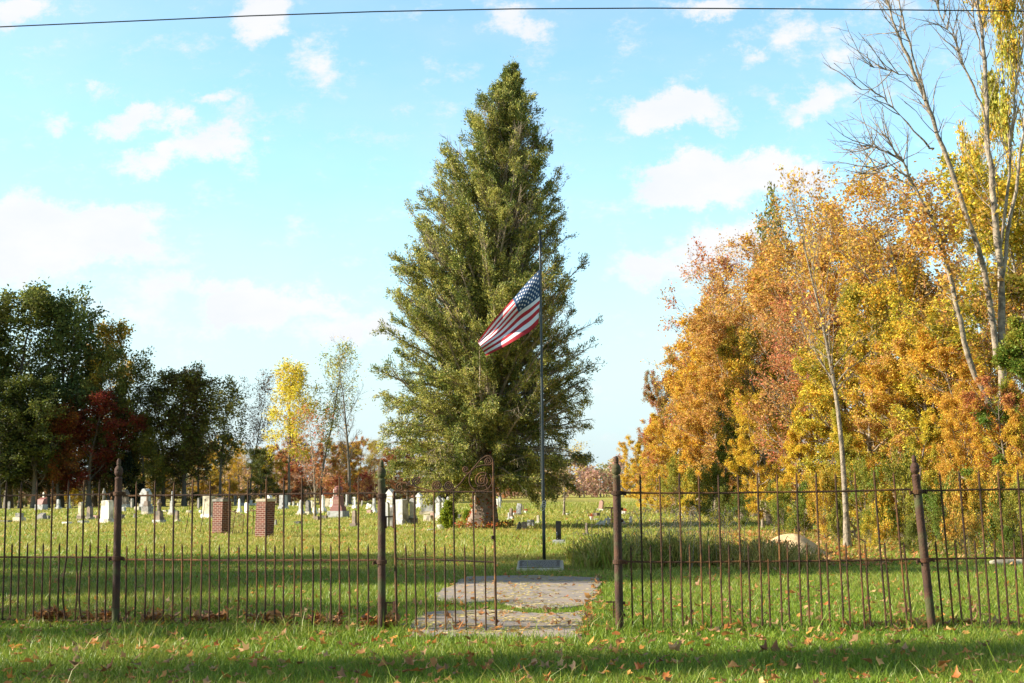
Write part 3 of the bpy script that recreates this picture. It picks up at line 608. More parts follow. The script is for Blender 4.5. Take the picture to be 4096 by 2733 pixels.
# ---- the wood on the right, one tree at a time: name, proto, px, top, depth, width px, colours, label
WOOD = [
    ('full_a', 2530, 1740, 88, 150, YEL, GOLD, 'small golden tree at the far left tip of the right-hand wood'),
    ('full_b', 2620, 1520, 82, 200, CORAL, OLV, 'coral and olive tree near the left tip of the right-hand wood'),
    ('full_c', 2675, 1370, 84, 200, OLV, GOLD, 'olive green oak rising at the left shoulder of the right-hand wood'),
    ('twig_a', 2790, 1200, 74, 320, ORG, GOLD, 'rusty brown twiggy tree behind the left shoulder of the right-hand wood'),
    ('full_a', 2745, 1300, 77, 260, ORG, OLV, 'burnt orange tree under the olive oak shoulder'),
    ('twig_a', 2930, 1070, 66, 420, RUS, CORAL, 'pinkish brown thinning tree on the domed top of the wood'),
    ('big_open', 3060, 880, 76, 260, OLV, GRN, 'green oak whose top stands above the brown dome of the wood'),
    ('twig_b', 3010, 1000, 60, 430, ORG, RUS, 'brown thinning tree just below the green oak top'),
    ('full_b', 3160, 1010, 56, 380, ORG, RUS, 'orange brown tree left of the slim pale trunk'),
    ('twig_a', 3420, 880, 46, 300, RUS, ORG, 'rust coloured tree right of the slim pale trunk'),
    ('full_a', 3560, 860, 44, 330, GOLD, RUS, 'gold and rust tree behind the long dead limbs'),
    ('twig_b', 3660, 720, 40, 320, RUS, GOLD, 'reddish brown thin crown below the bare limbs'),
    ('full_c', 3790, 800, 42, 330, YEL, RUS, 'yellow tree with rusty patches behind the dead tree'),
    ('twig_b', 3900, 560, 40, 330, YGR, GOLD, 'yellow green tree behind the dead tree trunk'),
    ('full_b', 4010, -420, 38, 560, LIM, GOLD, 'tall yellow tree at the right edge of the photo'),
    ('full_b', 4140, 700, 33, 300, YGR, YEL, 'lime and yellow tree at the right edge under the tall yellow one'),
    ('full_c', 4150, 1150, 29, 260, YGR, BRG, 'fresh green tree at the right edge of the photo'),
    ('full_b', 2710, 1420, 69, 330, GOLD, ORG, 'golden orange tree filling the left slope of the wood'),
    ('full_c', 2640, 1600, 78, 240, ORG, YEL, 'orange yellow tree low on the left slope of the wood'),
    ('full_a', 2850, 1200, 64, 380, GOLD, ORG, 'gold crown between the left shoulder and the dome of the wood'),
    # middle storey
    ('full_b', 2590, 1700, 76, 190, YEL, CORAL, 'yellow and coral tree low at the wood tip'),
    ('full_c', 2690, 1560, 70, 250, GOLD, GRN, 'gold and green tree above the far mown field'),
    ('full_a', 2800, 1440, 62, 300, RUS, GOLD, 'rusty gold tree in the left middle of the wood'),
    ('full_b', 2900, 1290, 58, 330, ORG, RUS, 'broad orange tree in the middle of the wood dome'),
    ('full_c', 2880, 1620, 54, 280, YGR, GRN, 'green and yellow tree above the dark hollow'),
    ('full_a', 3050, 1280, 50, 330, OLV, GOLD, 'olive and gold tree left of centre in the wood'),
    ('full_b', 3030, 1600, 47, 280, GOLD, YEL, 'bright gold tree above the sand pile hollow'),
    ('twig_a', 3200, 1180, 44, 320, RUS, CORAL, 'coral brown tree just left of the slim pale trunk'),
    ('full_c', 3170, 1540, 42, 290, YEL, GOLD, 'golden yellow tree directly above the sand pile'),
    ('full_a', 3330, 1320, 41, 300, YGR, YEL, 'green and yellow tree behind the slim pale trunk'),
    ('full_b', 3440, 1180, 39, 300, YGR, GOLD, 'yellow green tree right of the slim pale trunk'),
    ('full_c', 3400, 1560, 36, 270, YEL, YGR, 'bright yellow tree low behind the slim pale trunk'),
    ('full_a', 3570, 1300, 37, 300, GOLD, RUS, 'deep gold tree left of the leaning right fence post'),
    ('full_b', 3700, 1240, 36, 290, YGR, YEL, 'lime and yellow tree above the leaning right fence post'),
    ('full_c', 3640, 1560, 33, 260, YGR, YEL, 'lime tree just behind the leaning right fence post'),
    ('full_a', 3850, 1300, 34, 280, ORG, GOLD, 'orange tree at the foot of the dead tree'),
    ('twig_b', 3960, 1150, 33, 280, BRN, ORG, 'brown thin tree wrapped around the dead tree trunk'),
    ('full_b', 3860, 1600, 30, 260, GOLD, ORG, 'gold maple low at the foot of the dead tree'),
    ('full_a', 4010, 1500, 29, 250, CORAL, GOLD, 'coral orange maple low at the right of the dead tree'),
    ('full_c', 4110, 1560, 28, 220, ORG, YEL, 'orange maple at the lower right edge of the photo'),
]
for i, (pn, px, pt, D, w, c1, c2, lab) in enumerate(WOOD):
    w = max(w, min(.85, max(.40, .40 + (px - 2750) / 900)) * (2000 - max(pt, 700))) if px > 2700 and not (pt < 600) and pn != 'big_open' else w
    if px <= 2690: w *= 1.35; px += w * .12
    if 2690 < px < 3250 and pn != 'big_open': w2_ = max(w, .74 * (2000 - pt)); px += (w2_ - w) * .40; w = w2_
    place('autumn_tree', pn, px, pt, D, w, c1, c2, lab, 'autumn trees of the wood on the right')
# slim pale trunk with sparse leaves
bs = G(3390, 2190); tp = P(3290, 640, bs.y)
me, cr, H, Wd = PROTO['slim']; root = empty('slim_tree', (bs.x, bs.y, 0), 1.0); tag(root, 'slim tree with pale bare trunk and sparse orange top leaves', 'tree')
for nm, m_ in (('trunk', me), ('crown', cr)):
    o = link(nm, m_, root); o.scale = (.6, .6, tp.z / H); o.color = rgb(ORG); o['col2'] = list(GOLD)
# shrubs along the foot of the wood
SHR = [(2600, 1900, 80, 110, YEL, GOLD), (2660, 1905, 72, 120, YGR, GOLD), (2700, 1860, 64, 140, GRN, YGR), (2770, 1850, 58, 160, YEL, GRN), (2845, 1890, 52, 160, YGR, GRN), (2900, 1930, 46, 150, DGR, YGR),
       (2960, 1990, 44, 120, DGR, BRG), (3090, 1900, 42, 150, GRN, OLV), (3130, 1960, 39, 130, BRG, YGR), (3210, 1900, 37, 150, GRN, BRG), (3290, 1900, 36, 160, GOLD, GRN), (3345, 1980, 33, 110, GRN, YGR),
       (3450, 1880, 33, 190, YGR, BRG), (3530, 1950, 31, 170, BRG, GOLD), (3610, 1850, 31, 200, GRN, YGR), (3700, 1900, 30, 190, YGR, GRN), (3770, 1960, 28.5, 170, GRN, BRG), (3830, 1850, 28, 210, ORG, GRN),
       (3910, 1930, 27.5, 180, GRN, GOLD), (3990, 1870, 27, 210, BRG, ORG), (4070, 1960, 26.5, 190, GRN, YGR), (4140, 1860, 26, 210, YGR, GRN), (3480, 2060, 29.5, 120, BRG, YEL), (3650, 2070, 28, 130, GRN, DGR), (3870, 2080, 26.5, 130, DGR, ORG), (4030, 2090, 26, 120, GRN, BRG)]
SHN = ['pale yellow shrub at the far end of the wood edge', 'yellow green shrub near the far end of the wood edge', 'dark and lime shrub where the wood meets the far field', 'yellow bush with green underside left of the dark hollow', 'lime bush left of the dark hollow', 'green bush just left of the dark hollow',
       'dark shrub inside the shaded hollow of the wood', 'green bush on the right side of the dark hollow', 'fresh green bush left of the sand pile', 'green bush behind the sand pile', 'gold bush right behind the sand pile', 'low green bush touching the slim pale trunk',
       'lime bush right of the slim pale trunk', 'green and gold bush midway from pale trunk to leaning post', 'tall green bush left of the leaning fence post', 'lime bush behind the leaning fence post', 'green bush right of the leaning fence post', 'orange and green bush beyond the last fence panel',
       'green and gold bush behind the last fence panel', 'green and orange bush below the coral maple', 'low dark green bush near the right edge', 'lime bush at the right edge of the photo', 'low green bush in front of the wood by the pale trunk', 'low dark bush in front of the wood left of the leaning post', 'low dark bush with orange leaves right of the leaning post', 'low green bush above the white log']
for k, ((px, pt, D, w, c1, c2), lab) in enumerate(zip(SHR, SHN)):
    place('shrub', ('shrub_a', 'shrub_b')[k % 2], px, pt, D, w, c1, c2, lab, 'shrubs at the foot of the right-hand wood', 'shrub')

# dead pale tree with long bare limbs
def limb_world(pts, D0, D1):
    n = len(pts); return [P(px, py, D0 + (D1 - D0) * i / (n - 1)) for i, (px, py) in enumerate(pts)]
dead = G(4010, 2215); root = empty('dead_tree', (dead.x, 30.0, 0)); tag(root, 'tall pale dead tree with long bare limbs against the sky', 'tree')
LIMBS = [([(4030, 2180), (4015, 1700), (4001, 1100), (3973, 771), (3952, 491), (3938, 210), (3917, 0), (3905, -140)], .17, .03, 30, 30),
         ([(4020, 1950), (3948, 1621), (3861, 1394), (3810, 1150), (3749, 912), (3650, 729), (3601, 631), (3535, 533)], .13, .015, 30, 28.5),
         ([(3990, 1420), (3930, 1050), (3805, 701), (3735, 477), (3672, 330), (3602, 161), (3545, 0), (3520, -90)], .12, .015, 30, 29),
         ([(3735, 600), (3714, 582), (3601, 463), (3531, 382), (3440, 351), (3335, 252)], .036, .006, 29.5, 28.5),
         ([(3700, 400), (3640, 180), (3600, 20), (3580, -60)], .045, .012, 29.3, 29.5),
         ([(3960, 640), (3941, 449), (3875, 309), (3819, 161), (3763, 70), (3740, -60)], .045, .01, 30, 29.5),
         ([(4005, 1120), (4057, 800), (4096, 500), (4130, 200)], .08, .02, 30, 30.5),
         ([(4000, 1000), (4040, 650), (4060, 380), (4096, 150), (4120, 0)], .06, .015, 30, 29),
         ([(3550, 1900), (3520, 1500), (3480, 1200), (3460, 900), (3440, 700)], .05, .01, 34, 34),
         ([(3946, 280), (3900, 120), (3880, -60)], .03, .008, 30, 30.4),
         ([(3672, 330), (3570, 285), (3480, 260)], .018, .005, 29.2, 28.6), ([(3650, 729), (3560, 650), (3500, 700)], .02, .005, 28.8, 28.4), ([(3601, 631), (3500, 590), (3480, 585)], .025, .008, 28.6, 28.2)]
T = Tubes(); T2 = Tubes(); rr = np.random.default_rng(3); lp_ = []
off = np.array([dead.x, 30.0, 0])
for li, (pts, r0, r1, D0, D1) in enumerate(LIMBS):
    w = np.array([list(p) for p in limb_world(pts, D0, D1)]) - off
    q = np.linspace(0, 1, len(w)); qq = np.linspace(0, 1, len(w) * 3); w2 = np.stack([np.interp(qq, q, w[:, k]) for k in range(3)], 1) + rr.normal(0, .02, (len(qq), 3))
    if li == 8: continue
    T.add(w2, np.linspace(r0, r1, len(qq)) * .62 + .003 + rr.normal(0, .004, len(qq)), 8)
    for j in range(8 if li == 3 else 12 + int(24 * (len(w) > 5))):
        s = rr.uniform(.35, 1); k = min(len(qq) - 2, int(s * len(qq))); d = w2[k + 1] - w2[k]; d /= np.linalg.norm(d) + 1e-9
        dd = d * .9 + rr.normal(0, .5, 3) + np.array([-.1, 0, .25]); tw_ = wobble(w2[k], dd, rr.uniform(.4, 1.5), 5, .15, rr, up=.2)
        T2.add(tw_, np.linspace(.014, .004, 6), 4)
        for m_ in range(3):
            t3 = wobble(tw_[2 + m_], (tw_[3 + m_] - tw_[2 + m_]) * 2 + rr.normal(0, .25, 3), rr.uniform(.2, .6), 3, .15, rr); T2.add(t3, np.linspace(.006, .003, 4), 3)
        if w2[k][2] < 7.6 and rr.random() < .7: lp_ += [tw_[i_] for i_ in range(2, 6)]
link('trunk', T.mesh('trunk', M['bark_pale']), root); link('twigs', T2.mesh('twigs', M['bark_pale']), root)
lp_ = np.array(lp_); ix = rr.integers(0, len(lp_), 1500); lv, lf = leaf_arrays(lp_[ix] + rr.normal(0, .2, (1500, 3)), .12, rr)
c = link('crown', np_mesh('crown', lv, [lf], M['leaf'], {'rnd': rr.random(1500)}), root); c.color = rgb(RUS); c['col2'] = list(ORG)

# ---- left trees
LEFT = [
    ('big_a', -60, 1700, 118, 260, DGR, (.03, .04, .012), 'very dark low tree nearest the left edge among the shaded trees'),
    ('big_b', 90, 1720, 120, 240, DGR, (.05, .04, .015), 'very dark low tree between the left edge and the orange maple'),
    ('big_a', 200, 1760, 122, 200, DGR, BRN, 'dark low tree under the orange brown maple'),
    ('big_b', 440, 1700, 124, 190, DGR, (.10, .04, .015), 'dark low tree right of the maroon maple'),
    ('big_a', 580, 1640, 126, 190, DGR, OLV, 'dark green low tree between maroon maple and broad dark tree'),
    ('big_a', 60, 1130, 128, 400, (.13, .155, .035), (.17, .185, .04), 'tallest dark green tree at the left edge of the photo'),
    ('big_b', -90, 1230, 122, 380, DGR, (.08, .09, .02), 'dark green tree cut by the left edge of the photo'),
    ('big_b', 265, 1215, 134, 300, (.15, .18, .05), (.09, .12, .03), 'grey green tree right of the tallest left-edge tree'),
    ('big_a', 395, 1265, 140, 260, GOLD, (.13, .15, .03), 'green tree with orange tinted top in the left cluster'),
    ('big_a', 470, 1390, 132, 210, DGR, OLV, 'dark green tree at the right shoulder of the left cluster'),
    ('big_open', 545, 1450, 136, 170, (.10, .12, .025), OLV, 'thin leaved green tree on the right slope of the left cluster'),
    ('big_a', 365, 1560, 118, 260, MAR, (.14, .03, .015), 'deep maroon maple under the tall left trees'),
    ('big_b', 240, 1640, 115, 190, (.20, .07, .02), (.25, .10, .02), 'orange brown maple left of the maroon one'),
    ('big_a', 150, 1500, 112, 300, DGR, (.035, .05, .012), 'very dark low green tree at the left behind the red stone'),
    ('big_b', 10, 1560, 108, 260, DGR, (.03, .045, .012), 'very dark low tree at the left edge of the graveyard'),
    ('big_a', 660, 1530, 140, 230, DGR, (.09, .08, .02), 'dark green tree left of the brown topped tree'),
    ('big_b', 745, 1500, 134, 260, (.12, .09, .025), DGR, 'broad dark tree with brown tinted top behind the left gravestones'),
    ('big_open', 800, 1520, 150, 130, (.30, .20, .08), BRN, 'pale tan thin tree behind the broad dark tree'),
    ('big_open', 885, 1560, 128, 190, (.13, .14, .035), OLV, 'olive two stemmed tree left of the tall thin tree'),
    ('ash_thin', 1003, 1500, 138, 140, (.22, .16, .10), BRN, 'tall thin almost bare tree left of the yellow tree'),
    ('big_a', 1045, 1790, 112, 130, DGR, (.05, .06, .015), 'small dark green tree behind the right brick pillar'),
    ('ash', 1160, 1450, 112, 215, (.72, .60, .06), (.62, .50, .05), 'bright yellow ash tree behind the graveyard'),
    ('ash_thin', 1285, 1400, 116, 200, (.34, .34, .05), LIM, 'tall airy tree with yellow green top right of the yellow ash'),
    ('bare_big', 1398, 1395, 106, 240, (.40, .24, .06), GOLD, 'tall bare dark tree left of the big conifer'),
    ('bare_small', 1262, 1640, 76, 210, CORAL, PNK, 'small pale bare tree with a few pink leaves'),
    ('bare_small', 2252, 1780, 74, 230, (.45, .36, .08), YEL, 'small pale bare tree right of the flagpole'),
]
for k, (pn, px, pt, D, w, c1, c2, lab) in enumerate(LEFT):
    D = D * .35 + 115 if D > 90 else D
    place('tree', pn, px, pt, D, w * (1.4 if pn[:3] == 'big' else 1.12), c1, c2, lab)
place('evergreen_bush', 'shrub_b', 505, 1790, 158, 190, (.012, .022, .010), (.02, .03, .012), 'black green evergreen bush behind the grey pedimented stone', cat='bush', rz=.4)
# brush behind the left and centre gravestones
BR = []; r_ = random.Random(11)
cols = [(GOLD, OLV), (CORAL, RUS), (ORG, GOLD), (RED, RUS), (YEL, OLV), (OLV, BRN), (BRN, CORAL), (PNK, RUS)]
lst = [(-40, 1800), (40, 1780), (110, 1790), (180, 1800), (300, 1850), (420, 1840), (560, 1770), (620, 1800), (690, 1830), (760, 1790), (840, 1760), (900, 1740), (960, 1790), (1080, 1790), (1110, 1760), (1170, 1800), (1215, 1760), (1290, 1740), (1340, 1760), (1380, 1800), (1440, 1760), (1500, 1780), (1560, 1790), (1630, 1780), (1700, 1800), (1780, 1790), (1850, 1800), (1930, 1790), (2000, 1830)]
for k, (px, pt) in enumerate(lst):
    c = cols[(k * 5 + 3) % len(cols)]
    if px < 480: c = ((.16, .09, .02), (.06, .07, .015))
    elif px < 860: c = [(BRN, OLV), (GOLD, OLV), (DGR, BRN)][k % 3]
    if 1230 < px < 1300: c = (ORG, CORAL)
    if 880 < px < 970: c = (YEL, GOLD)
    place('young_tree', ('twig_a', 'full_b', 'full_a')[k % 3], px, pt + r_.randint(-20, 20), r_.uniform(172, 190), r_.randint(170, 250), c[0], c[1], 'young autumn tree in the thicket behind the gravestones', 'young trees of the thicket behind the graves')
lst2 = [(-20, GRN), (60, DGR), (130, DGR), (215, BRN), (290, YEL), (360, DGR), (430, YEL), (560, DGR), (640, BRN), (700, ORG), (780, DGR), (850, BRN), (930, GOLD), (985, OLV), (1070, CORAL), (1120, OLV), (1180, CORAL), (1225, DGR), (1320, RED), (1370, OLV), (1425, GOLD), (1480, RED), (1540, BRN), (1600, OLV), (1680, GOLD), (1760, BRN), (1830, OLV), (1905, GOLD)]
for k, (px, c) in enumerate(lst2):
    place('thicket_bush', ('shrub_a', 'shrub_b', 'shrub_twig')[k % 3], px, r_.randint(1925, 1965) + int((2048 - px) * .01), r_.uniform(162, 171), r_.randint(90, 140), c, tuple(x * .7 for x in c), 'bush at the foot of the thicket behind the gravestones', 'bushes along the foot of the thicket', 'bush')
place('red_bush', 'shrub_a', 1335, 1915, 152, 150, (.34, .06, .04), RUS, 'bright red bush behind the granite ball monument', cat='bush')
place('red_bush', 'shrub_a', 1470, 1900, 155, 130, (.36, .06, .035), RUS, 'dull red bush left of the gate post', cat='bush')

# far woods beyond the field: one far-off mass
def far_woods():
    r = np.random.default_rng(77); V = []; Fl = []; rn = []; n0 = 0; T = Tubes()
    for k in range(300):
        x = -160 + 330 * (k + r.random()) / 300; y = 226 + r.uniform(-6, 22) + .00045 * x * x
        h = r.uniform(3.0, 5.6) * (1.25 if x < -20 else 1.0) * (1 + .25 * math.sin(x * .09)); w = r.uniform(2.0, 3.6); n = 560
        c = r.random()
        th = r.uniform(0, 6.28, n); u = r.random(n) ** .6; z = h * (.12 + .88 * r.random(n)); ww = w * np.sin(np.pi * np.clip(z / h * .85 + .12, 0, 1)) ** .6
        pos = np.stack([x + np.cos(th) * u * ww, y + np.sin(th) * u * ww, z], 1) + r.normal(0, .15, (n, 3))
        v, f = leaf_arrays(pos, .55, r); V.append(v); Fl.append(f + n0); n0 += len(v); rn.append(np.clip(c + r.normal(0, .12, n), 0, 1))
        for j in range(2):
            T.add(wobble((x + r.normal(0, .8), y - 1 + r.normal(0, .5), 0), (r.normal(0, .1), 0, 1), h * .95, 4, .06, r), np.linspace(.09, .02, 5), 3)
    a = link('far_woods', np_mesh('far_woods', np.concatenate(V), [np.concatenate(Fl)], M['far_leaf'], {'rnd': np.concatenate(rn)}))
    tag(a, 'distant line of pale autumn woods beyond the mown field', 'far woods', kind='stuff')
    b = link('far_stems', T.mesh('far_stems', M['bark_pale'])); tag(b, 'pale bare stems standing in the distant woods', 'far stems', kind='stuff')
def far_leaf_mat():
    m, nt, ns, L = mat('far_leaf'); out = N(nt, 'ShaderNodeOutputMaterial'); at = N(nt, 'ShaderNodeAttribute', attribute_name='rnd'); r = N(nt, 'ShaderNodeValToRGB'); e = r.color_ramp.elements
    e[0].position = 0; e[0].color = rgb((.46, .26, .19)); e[1].position = 1; e[1].color = rgb((.42, .42, .18))
    for p, c in ((.2, (.52, .34, .24)), (.35, (.42, .22, .17)), (.5, (.54, .40, .22)), (.65, (.60, .47, .24)), (.82, (.34, .34, .16))): x = e.new(p); x.color = rgb(c)
    L.new(at.outputs['Fac'], r.inputs[0]); d = N(nt, 'ShaderNodeBsdfDiffuse'); L.new(r.outputs[0], d.inputs[0]); t = N(nt, 'ShaderNodeBsdfTranslucent'); L.new(r.outputs[0], t.inputs[0])
    ms = N(nt, 'ShaderNodeMixShader'); ms.inputs[0].default_value = .4; L.new(d.outputs[0], ms.inputs[1]); L.new(t.outputs[0], ms.inputs[2]); L.new(ms.outputs[0], out.inputs['Surface']); return m
M['far_leaf'] = far_leaf_mat(); far_woods()

# ---- the big conifer
def conifer():
    D = 49.0; base = G(1925, 2112); D = base.y; top = P(2052, 236, D); H = top.z
    root = empty('conifer_tree', (base.x, D, 0)); tag(root, 'tall conical evergreen with thick trunk behind the iron gate', 'tree')
    r = np.random.default_rng(5); T = Tubes(); B = Tubes()
    m_ = F / D
    # trunk path: from base px 1925 to top px 2052
    zs = np.linspace(-.1, H * .985, 22); tx = top.x - base.x
    q = zs / H; cx_ = tx * (np.clip(q, 0, 1) ** 1.0) * .98 + .10 * np.sin(q * 9); cy_ = .1 * np.sin(q * 7)
    rad = .34 * (1 - q) ** 1.05 + .02; rad = np.where(zs < 2.2, .30 + .30 * np.clip(1 - zs / 1.7, 0, 1) ** 1.7 + .05, rad); 
    seg = 22; a = np.arange(seg) / seg * 2 * np.pi; V = []
    for i, z in enumerate(zs):
        fl = 1 + .16 * np.sin(a * 5 + 1) * np.clip(1.1 - z / 1.8, 0, 1) + .05 * np.sin(a * 9 + z * 2)
        V.append(np.stack([cx_[i] + np.cos(a) * rad[i] * fl, cy_[i] + np.sin(a) * rad[i] * fl, np.full(seg, z)], 1))
    # finer rings near the base
    V = np.concatenate(V); k = np.arange(seg); k2 = (k + 1) % seg; i = (np.arange(len(zs) - 1) * seg)[:, None]; Fq = np.stack([i + k, i + k2, i + seg + k2, i + seg + k], -1).reshape(-1, 4)
    tr = link('trunk', np_mesh('trunk', V, [Fq], M['conifer_bark'], smooth=True), root)
    # crown half-width by height (left, right) from the outline
    pr = [(236, 0, 0), (275, 22, 14), (300, 45, 28), (330, 62, 42), (435, 122, 100), (645, 222, 182), (784, 272, 246), (976, 322, 285), (1200, 420, 360), (1394, 436, 425), (1655, 455, 415), (1830, 455, 420), (1917, 410, 320), (1985, 260, 170)]
    pz = [P(2000, y, D).z for y, _, _ in pr][::-1]; pl = [l / m_ for _, l, _ in pr][::-1]; prr = [q_ / m_ for _, _, q_ in pr][::-1]
    sprig_p = []; sprig_d = []; nb = 640
    for b in range(nb):
        t = (b + r.random()) / nb; z = 1.9 + (H - 2.2) * t ** 1.22; az = b * 2.399 + r.normal(0, .3)
        rise = .75 if t > .3 else .25 + 1.5 * t         # branches sweep upward
        zt = min(H - .2, z + .0)
        ca = math.cos(az); wl = np.interp(zt, pz, pl); wr = np.interp(zt, pz, prr); wside = wl * (1 - ca) / 2 + wr * (1 + ca) / 2
        ln = wside * r.choice([.42, .65, .84, .93, .99], p=[.10, .12, .20, .36, .22]) * (1 if t < .9 else .8) + .03
        zb = max(1.7, z - ln * rise * .55); kx = np.interp(zb, zs, cx_)
        el = R(float(np.interp(t, [0, .12, .35, 1], [2, 12, 42, 50]))) + r.normal(0, .16); zb = max(1.75, z - ln * math.tan(el) * .55); kx = np.interp(zb, zs, cx_); d0 = (ca * math.cos(el), math.sin(az) * math.cos(el), math.sin(el))
        L_ = ln / max(.6, math.cos(el))
        bp = wobble((kx, np.interp(zb, zs, cy_), zb), d0, L_, 8, .07, r, up=float(np.interp(t, [0, .35], [-.15, .15])), droop=float(np.interp(t, [0, .35], [.25, 0])))
        br_ = .028 + .012 * L_; B.add(bp, np.linspace(br_, .006, 9) * (1.0 if t < .6 else .7), 4)
        ns = int(5 + L_ * 7.5)
        for j in range(ns):
            s = .18 + .82 * (j + r.random()) / ns; kk = min(7, int(s * 8)); q0 = bp[kk] + (bp[kk + 1] - bp[kk]) * (s * 8 - kk); ld = bp[kk + 1] - bp[kk]; ld /= np.linalg.norm(ld)
            rv = r.normal(0, 1, 3); rv -= ld * rv.dot(ld); rv /= np.linalg.norm(rv); dd = ld * .9 + rv * .7; dd[2] += .12 if t > .25 else -.35
            sl_ = r.uniform(.3, .7) * min(1, .3 + L_ * .25) * (1.1 - .4 * s) * (.45 if t > .93 else 1)
            sp = wobble(q0, dd, sl_, 3, .14, r, up=.12 if t > .25 else -.4); B.add(sp, np.linspace(.012, .004, 4), 3)
            if r.random() < .12: continue
            for u in (.15, .35, .5, .62, .75, .88, 1.0):
                k3 = min(2, int(u * 3 - 1e-6)); q1 = sp[k3] + (sp[k3 + 1] - sp[k3]) * (u * 3 - k3); sprig_p.append(q1); sprig_d.append(sp[k3 + 1] - sp[k3])
        for u in (.9, 1.0, 1.0): sprig_p.append(bp[-1] * u + bp[-2] * (1 - u)); sprig_d.append(bp[-1] - bp[-2])
    for u in np.linspace(.93, 1.0, 12): sprig_p.append(np.array([np.interp(H * u, zs, cx_), 0, H * u])); sprig_d.append(np.array([0, 0, 1.]))
    link('branches', B.mesh('branches', M['twig']), root)
    sp_ = np.array(sprig_p); sd_ = np.array(sprig_d)
    hole = np.sin(sp_[:, 0] * 2.3 + np.sin(sp_[:, 2] * 1.7) * 1.5) * np.sin(sp_[:, 2] * 2.1 + sp_[:, 1] * 1.3) + .35 * np.sin(sp_[:, 0] * 6.1 + sp_[:, 2] * 4.7); keep = (hole + r.normal(0, .35, len(sp_)) + (sp_[:, 0] > 1.2) * .3) < .31; sp_ = sp_[keep]; sd_ = sd_[keep]; sd_ /= np.linalg.norm(sd_, axis=1)[:, None] + 1e-9
    # each tuft: several narrow spiky blades fanning about the twig
    per = 9; n = len(sp_) * per; p0 = np.repeat(sp_, per, 0) + r.normal(0, .06, (n, 3)); dd = np.repeat(sd_, per, 0) + r.normal(0, .6, (n, 3)); dd[:, 2] += .12; dd /= np.linalg.norm(dd, axis=1)[:, None]
    ln = r.uniform(.055, .14, n); nr = r.normal(0, 1, (n, 3)); nr -= dd * np.sum(nr * dd, 1)[:, None]; nr /= np.linalg.norm(nr, axis=1)[:, None]; w = ln * .11 + .006
    v = np.stack([p0, p0 + dd * (ln * .5)[:, None] + nr * w[:, None], p0 + dd * ln[:, None], p0 + dd * (ln * .4)[:, None] - nr * w[:, None]], 1).reshape(-1, 3)
    f = np.arange(n)[:, None] * 4 + np.array([[0, 1, 2, 3]]); rnd = np.clip(np.repeat(r.random(len(sp_)), per) * .45 + r.random(n) * .55, 0, 1)
    link('crown', np_mesh('crown', v, [f], M['needle'], {'rnd': rnd}), root)
    # broken pale dead branch below the crown
    d_ = Tubes(); a0, a1 = P(1690, 1870, D - 1.5), P(1855, 1948, D - .8)
    o_ = np.array([base.x, D, 0]); d_.add(np.array([np.array(a1) - o_ + [.5, .5, -.1], np.array(a1) - o_, (np.array(a0) + np.array(a1)) / 2 - o_ + [0, 0, .05], np.array(a0) - o_]), [.07, .06, .05, .025], 6)
    a2, a3 = P(1925, 1905, D), P(2110, 1918, D - .8); d_.add(np.array([np.array(a2) - o_, (np.array(a2) + np.array(a3)) / 2 - o_ + [0, 0, .04], np.array(a3) - o_]), [.06, .05, .02], 6)
    link('dead_branch', d_.mesh('dead_branch', M['bark_pale']), root)
    # creeper leaves up the trunk
    n = 420; z = r.random(n) ** 1.5 * 3.0; aa = r.uniform(2.6, 5.9, n); rd = np.interp(z, zs, rad) * 1.06; pos = np.stack([np.interp(z, zs, cx_) + np.cos(aa) * rd, np.sin(aa) * rd, z], 1); n2 = 500
    a4 = r.uniform(0, 6.28, n2); r4 = .7 + r.random(n2) * .6; pos = np.concatenate([pos, np.stack([np.cos(a4) * r4, np.sin(a4) * r4, .05 + r.random(n2) * .16], 1)])
    lv, lf = leaf_arrays(pos, .13, r); cc = link('creeper', np_mesh('creeper', lv, [lf], M['leaf'], {'rnd': r.random(n + n2)}), root); cc.color = rgb(OLV); cc['col2'] = [.40, .10, .03]
conifer()
# small juniper and seedling beside the trunk
def bushy(name, px, py, topy, wpx, label, seed):
    r = np.random.default_rng(seed); b = G(px, py); s = b.y / F; h = (py - topy) * s; w = wpx * s; root = empty(name, (b.x, b.y, 0)); tag(root, label, 'bush')
    T = Tubes(); P_ = []; D_ = []
    for k in range(70):
        az = k * 2.399; t = r.random(); z = h * .9 * t * .8; ww = w / 2 * (1.02 - t * .8); ln = ww * 1.25
        bp = wobble((0, 0, z), (math.cos(az) * .8, math.sin(az) * .8, .75), ln, 4, .1, r, up=.4); T.add(bp, np.linspace(.012, .004, 5), 3)
        for q in np.linspace(.15, 1, 12): k3 = min(3, int(q * 4 - 1e-6)); P_.append(bp[k3] + (bp[k3 + 1] - bp[k3]) * (q * 4 - k3)); D_.append(bp[k3 + 1] - bp[k3])
    T.add(np.array([(0, 0, -.05), (0, 0, h * .5), (0, 0, h * .97)]), [.03, .02, .005], 5)
    P_ = np.array(P_); D_ = np.array(D_); D_ /= np.linalg.norm(D_, axis=1)[:, None]; per = 9; n = len(P_) * per
    pos = np.repeat(P_, per, 0) + r.normal(0, .03, (n, 3)); lv, lf = leaf_arrays(pos, .12, r, narrow=.3, dirs=np.repeat(D_, per, 0) + [0, 0, .4], down=-.2)
    link('trunk', T.mesh('trunk', M['bark_dark']), root); c = link('crown', np_mesh('crown', lv, [lf], M['leaf'], {'rnd': r.random(n)}), root); c.color = rgb((.14, .24, .02)); c['col2'] = [.30, .34, .03]
bushy('juniper_bush', 1795, 2119, 1985, 84, 'bright green young juniper left of the big conifer trunk', 3)
bushy('juniper_bush', 1873, 2092, 2040, 44, 'smaller juniper tuft hugging the left side of the conifer trunk', 4)
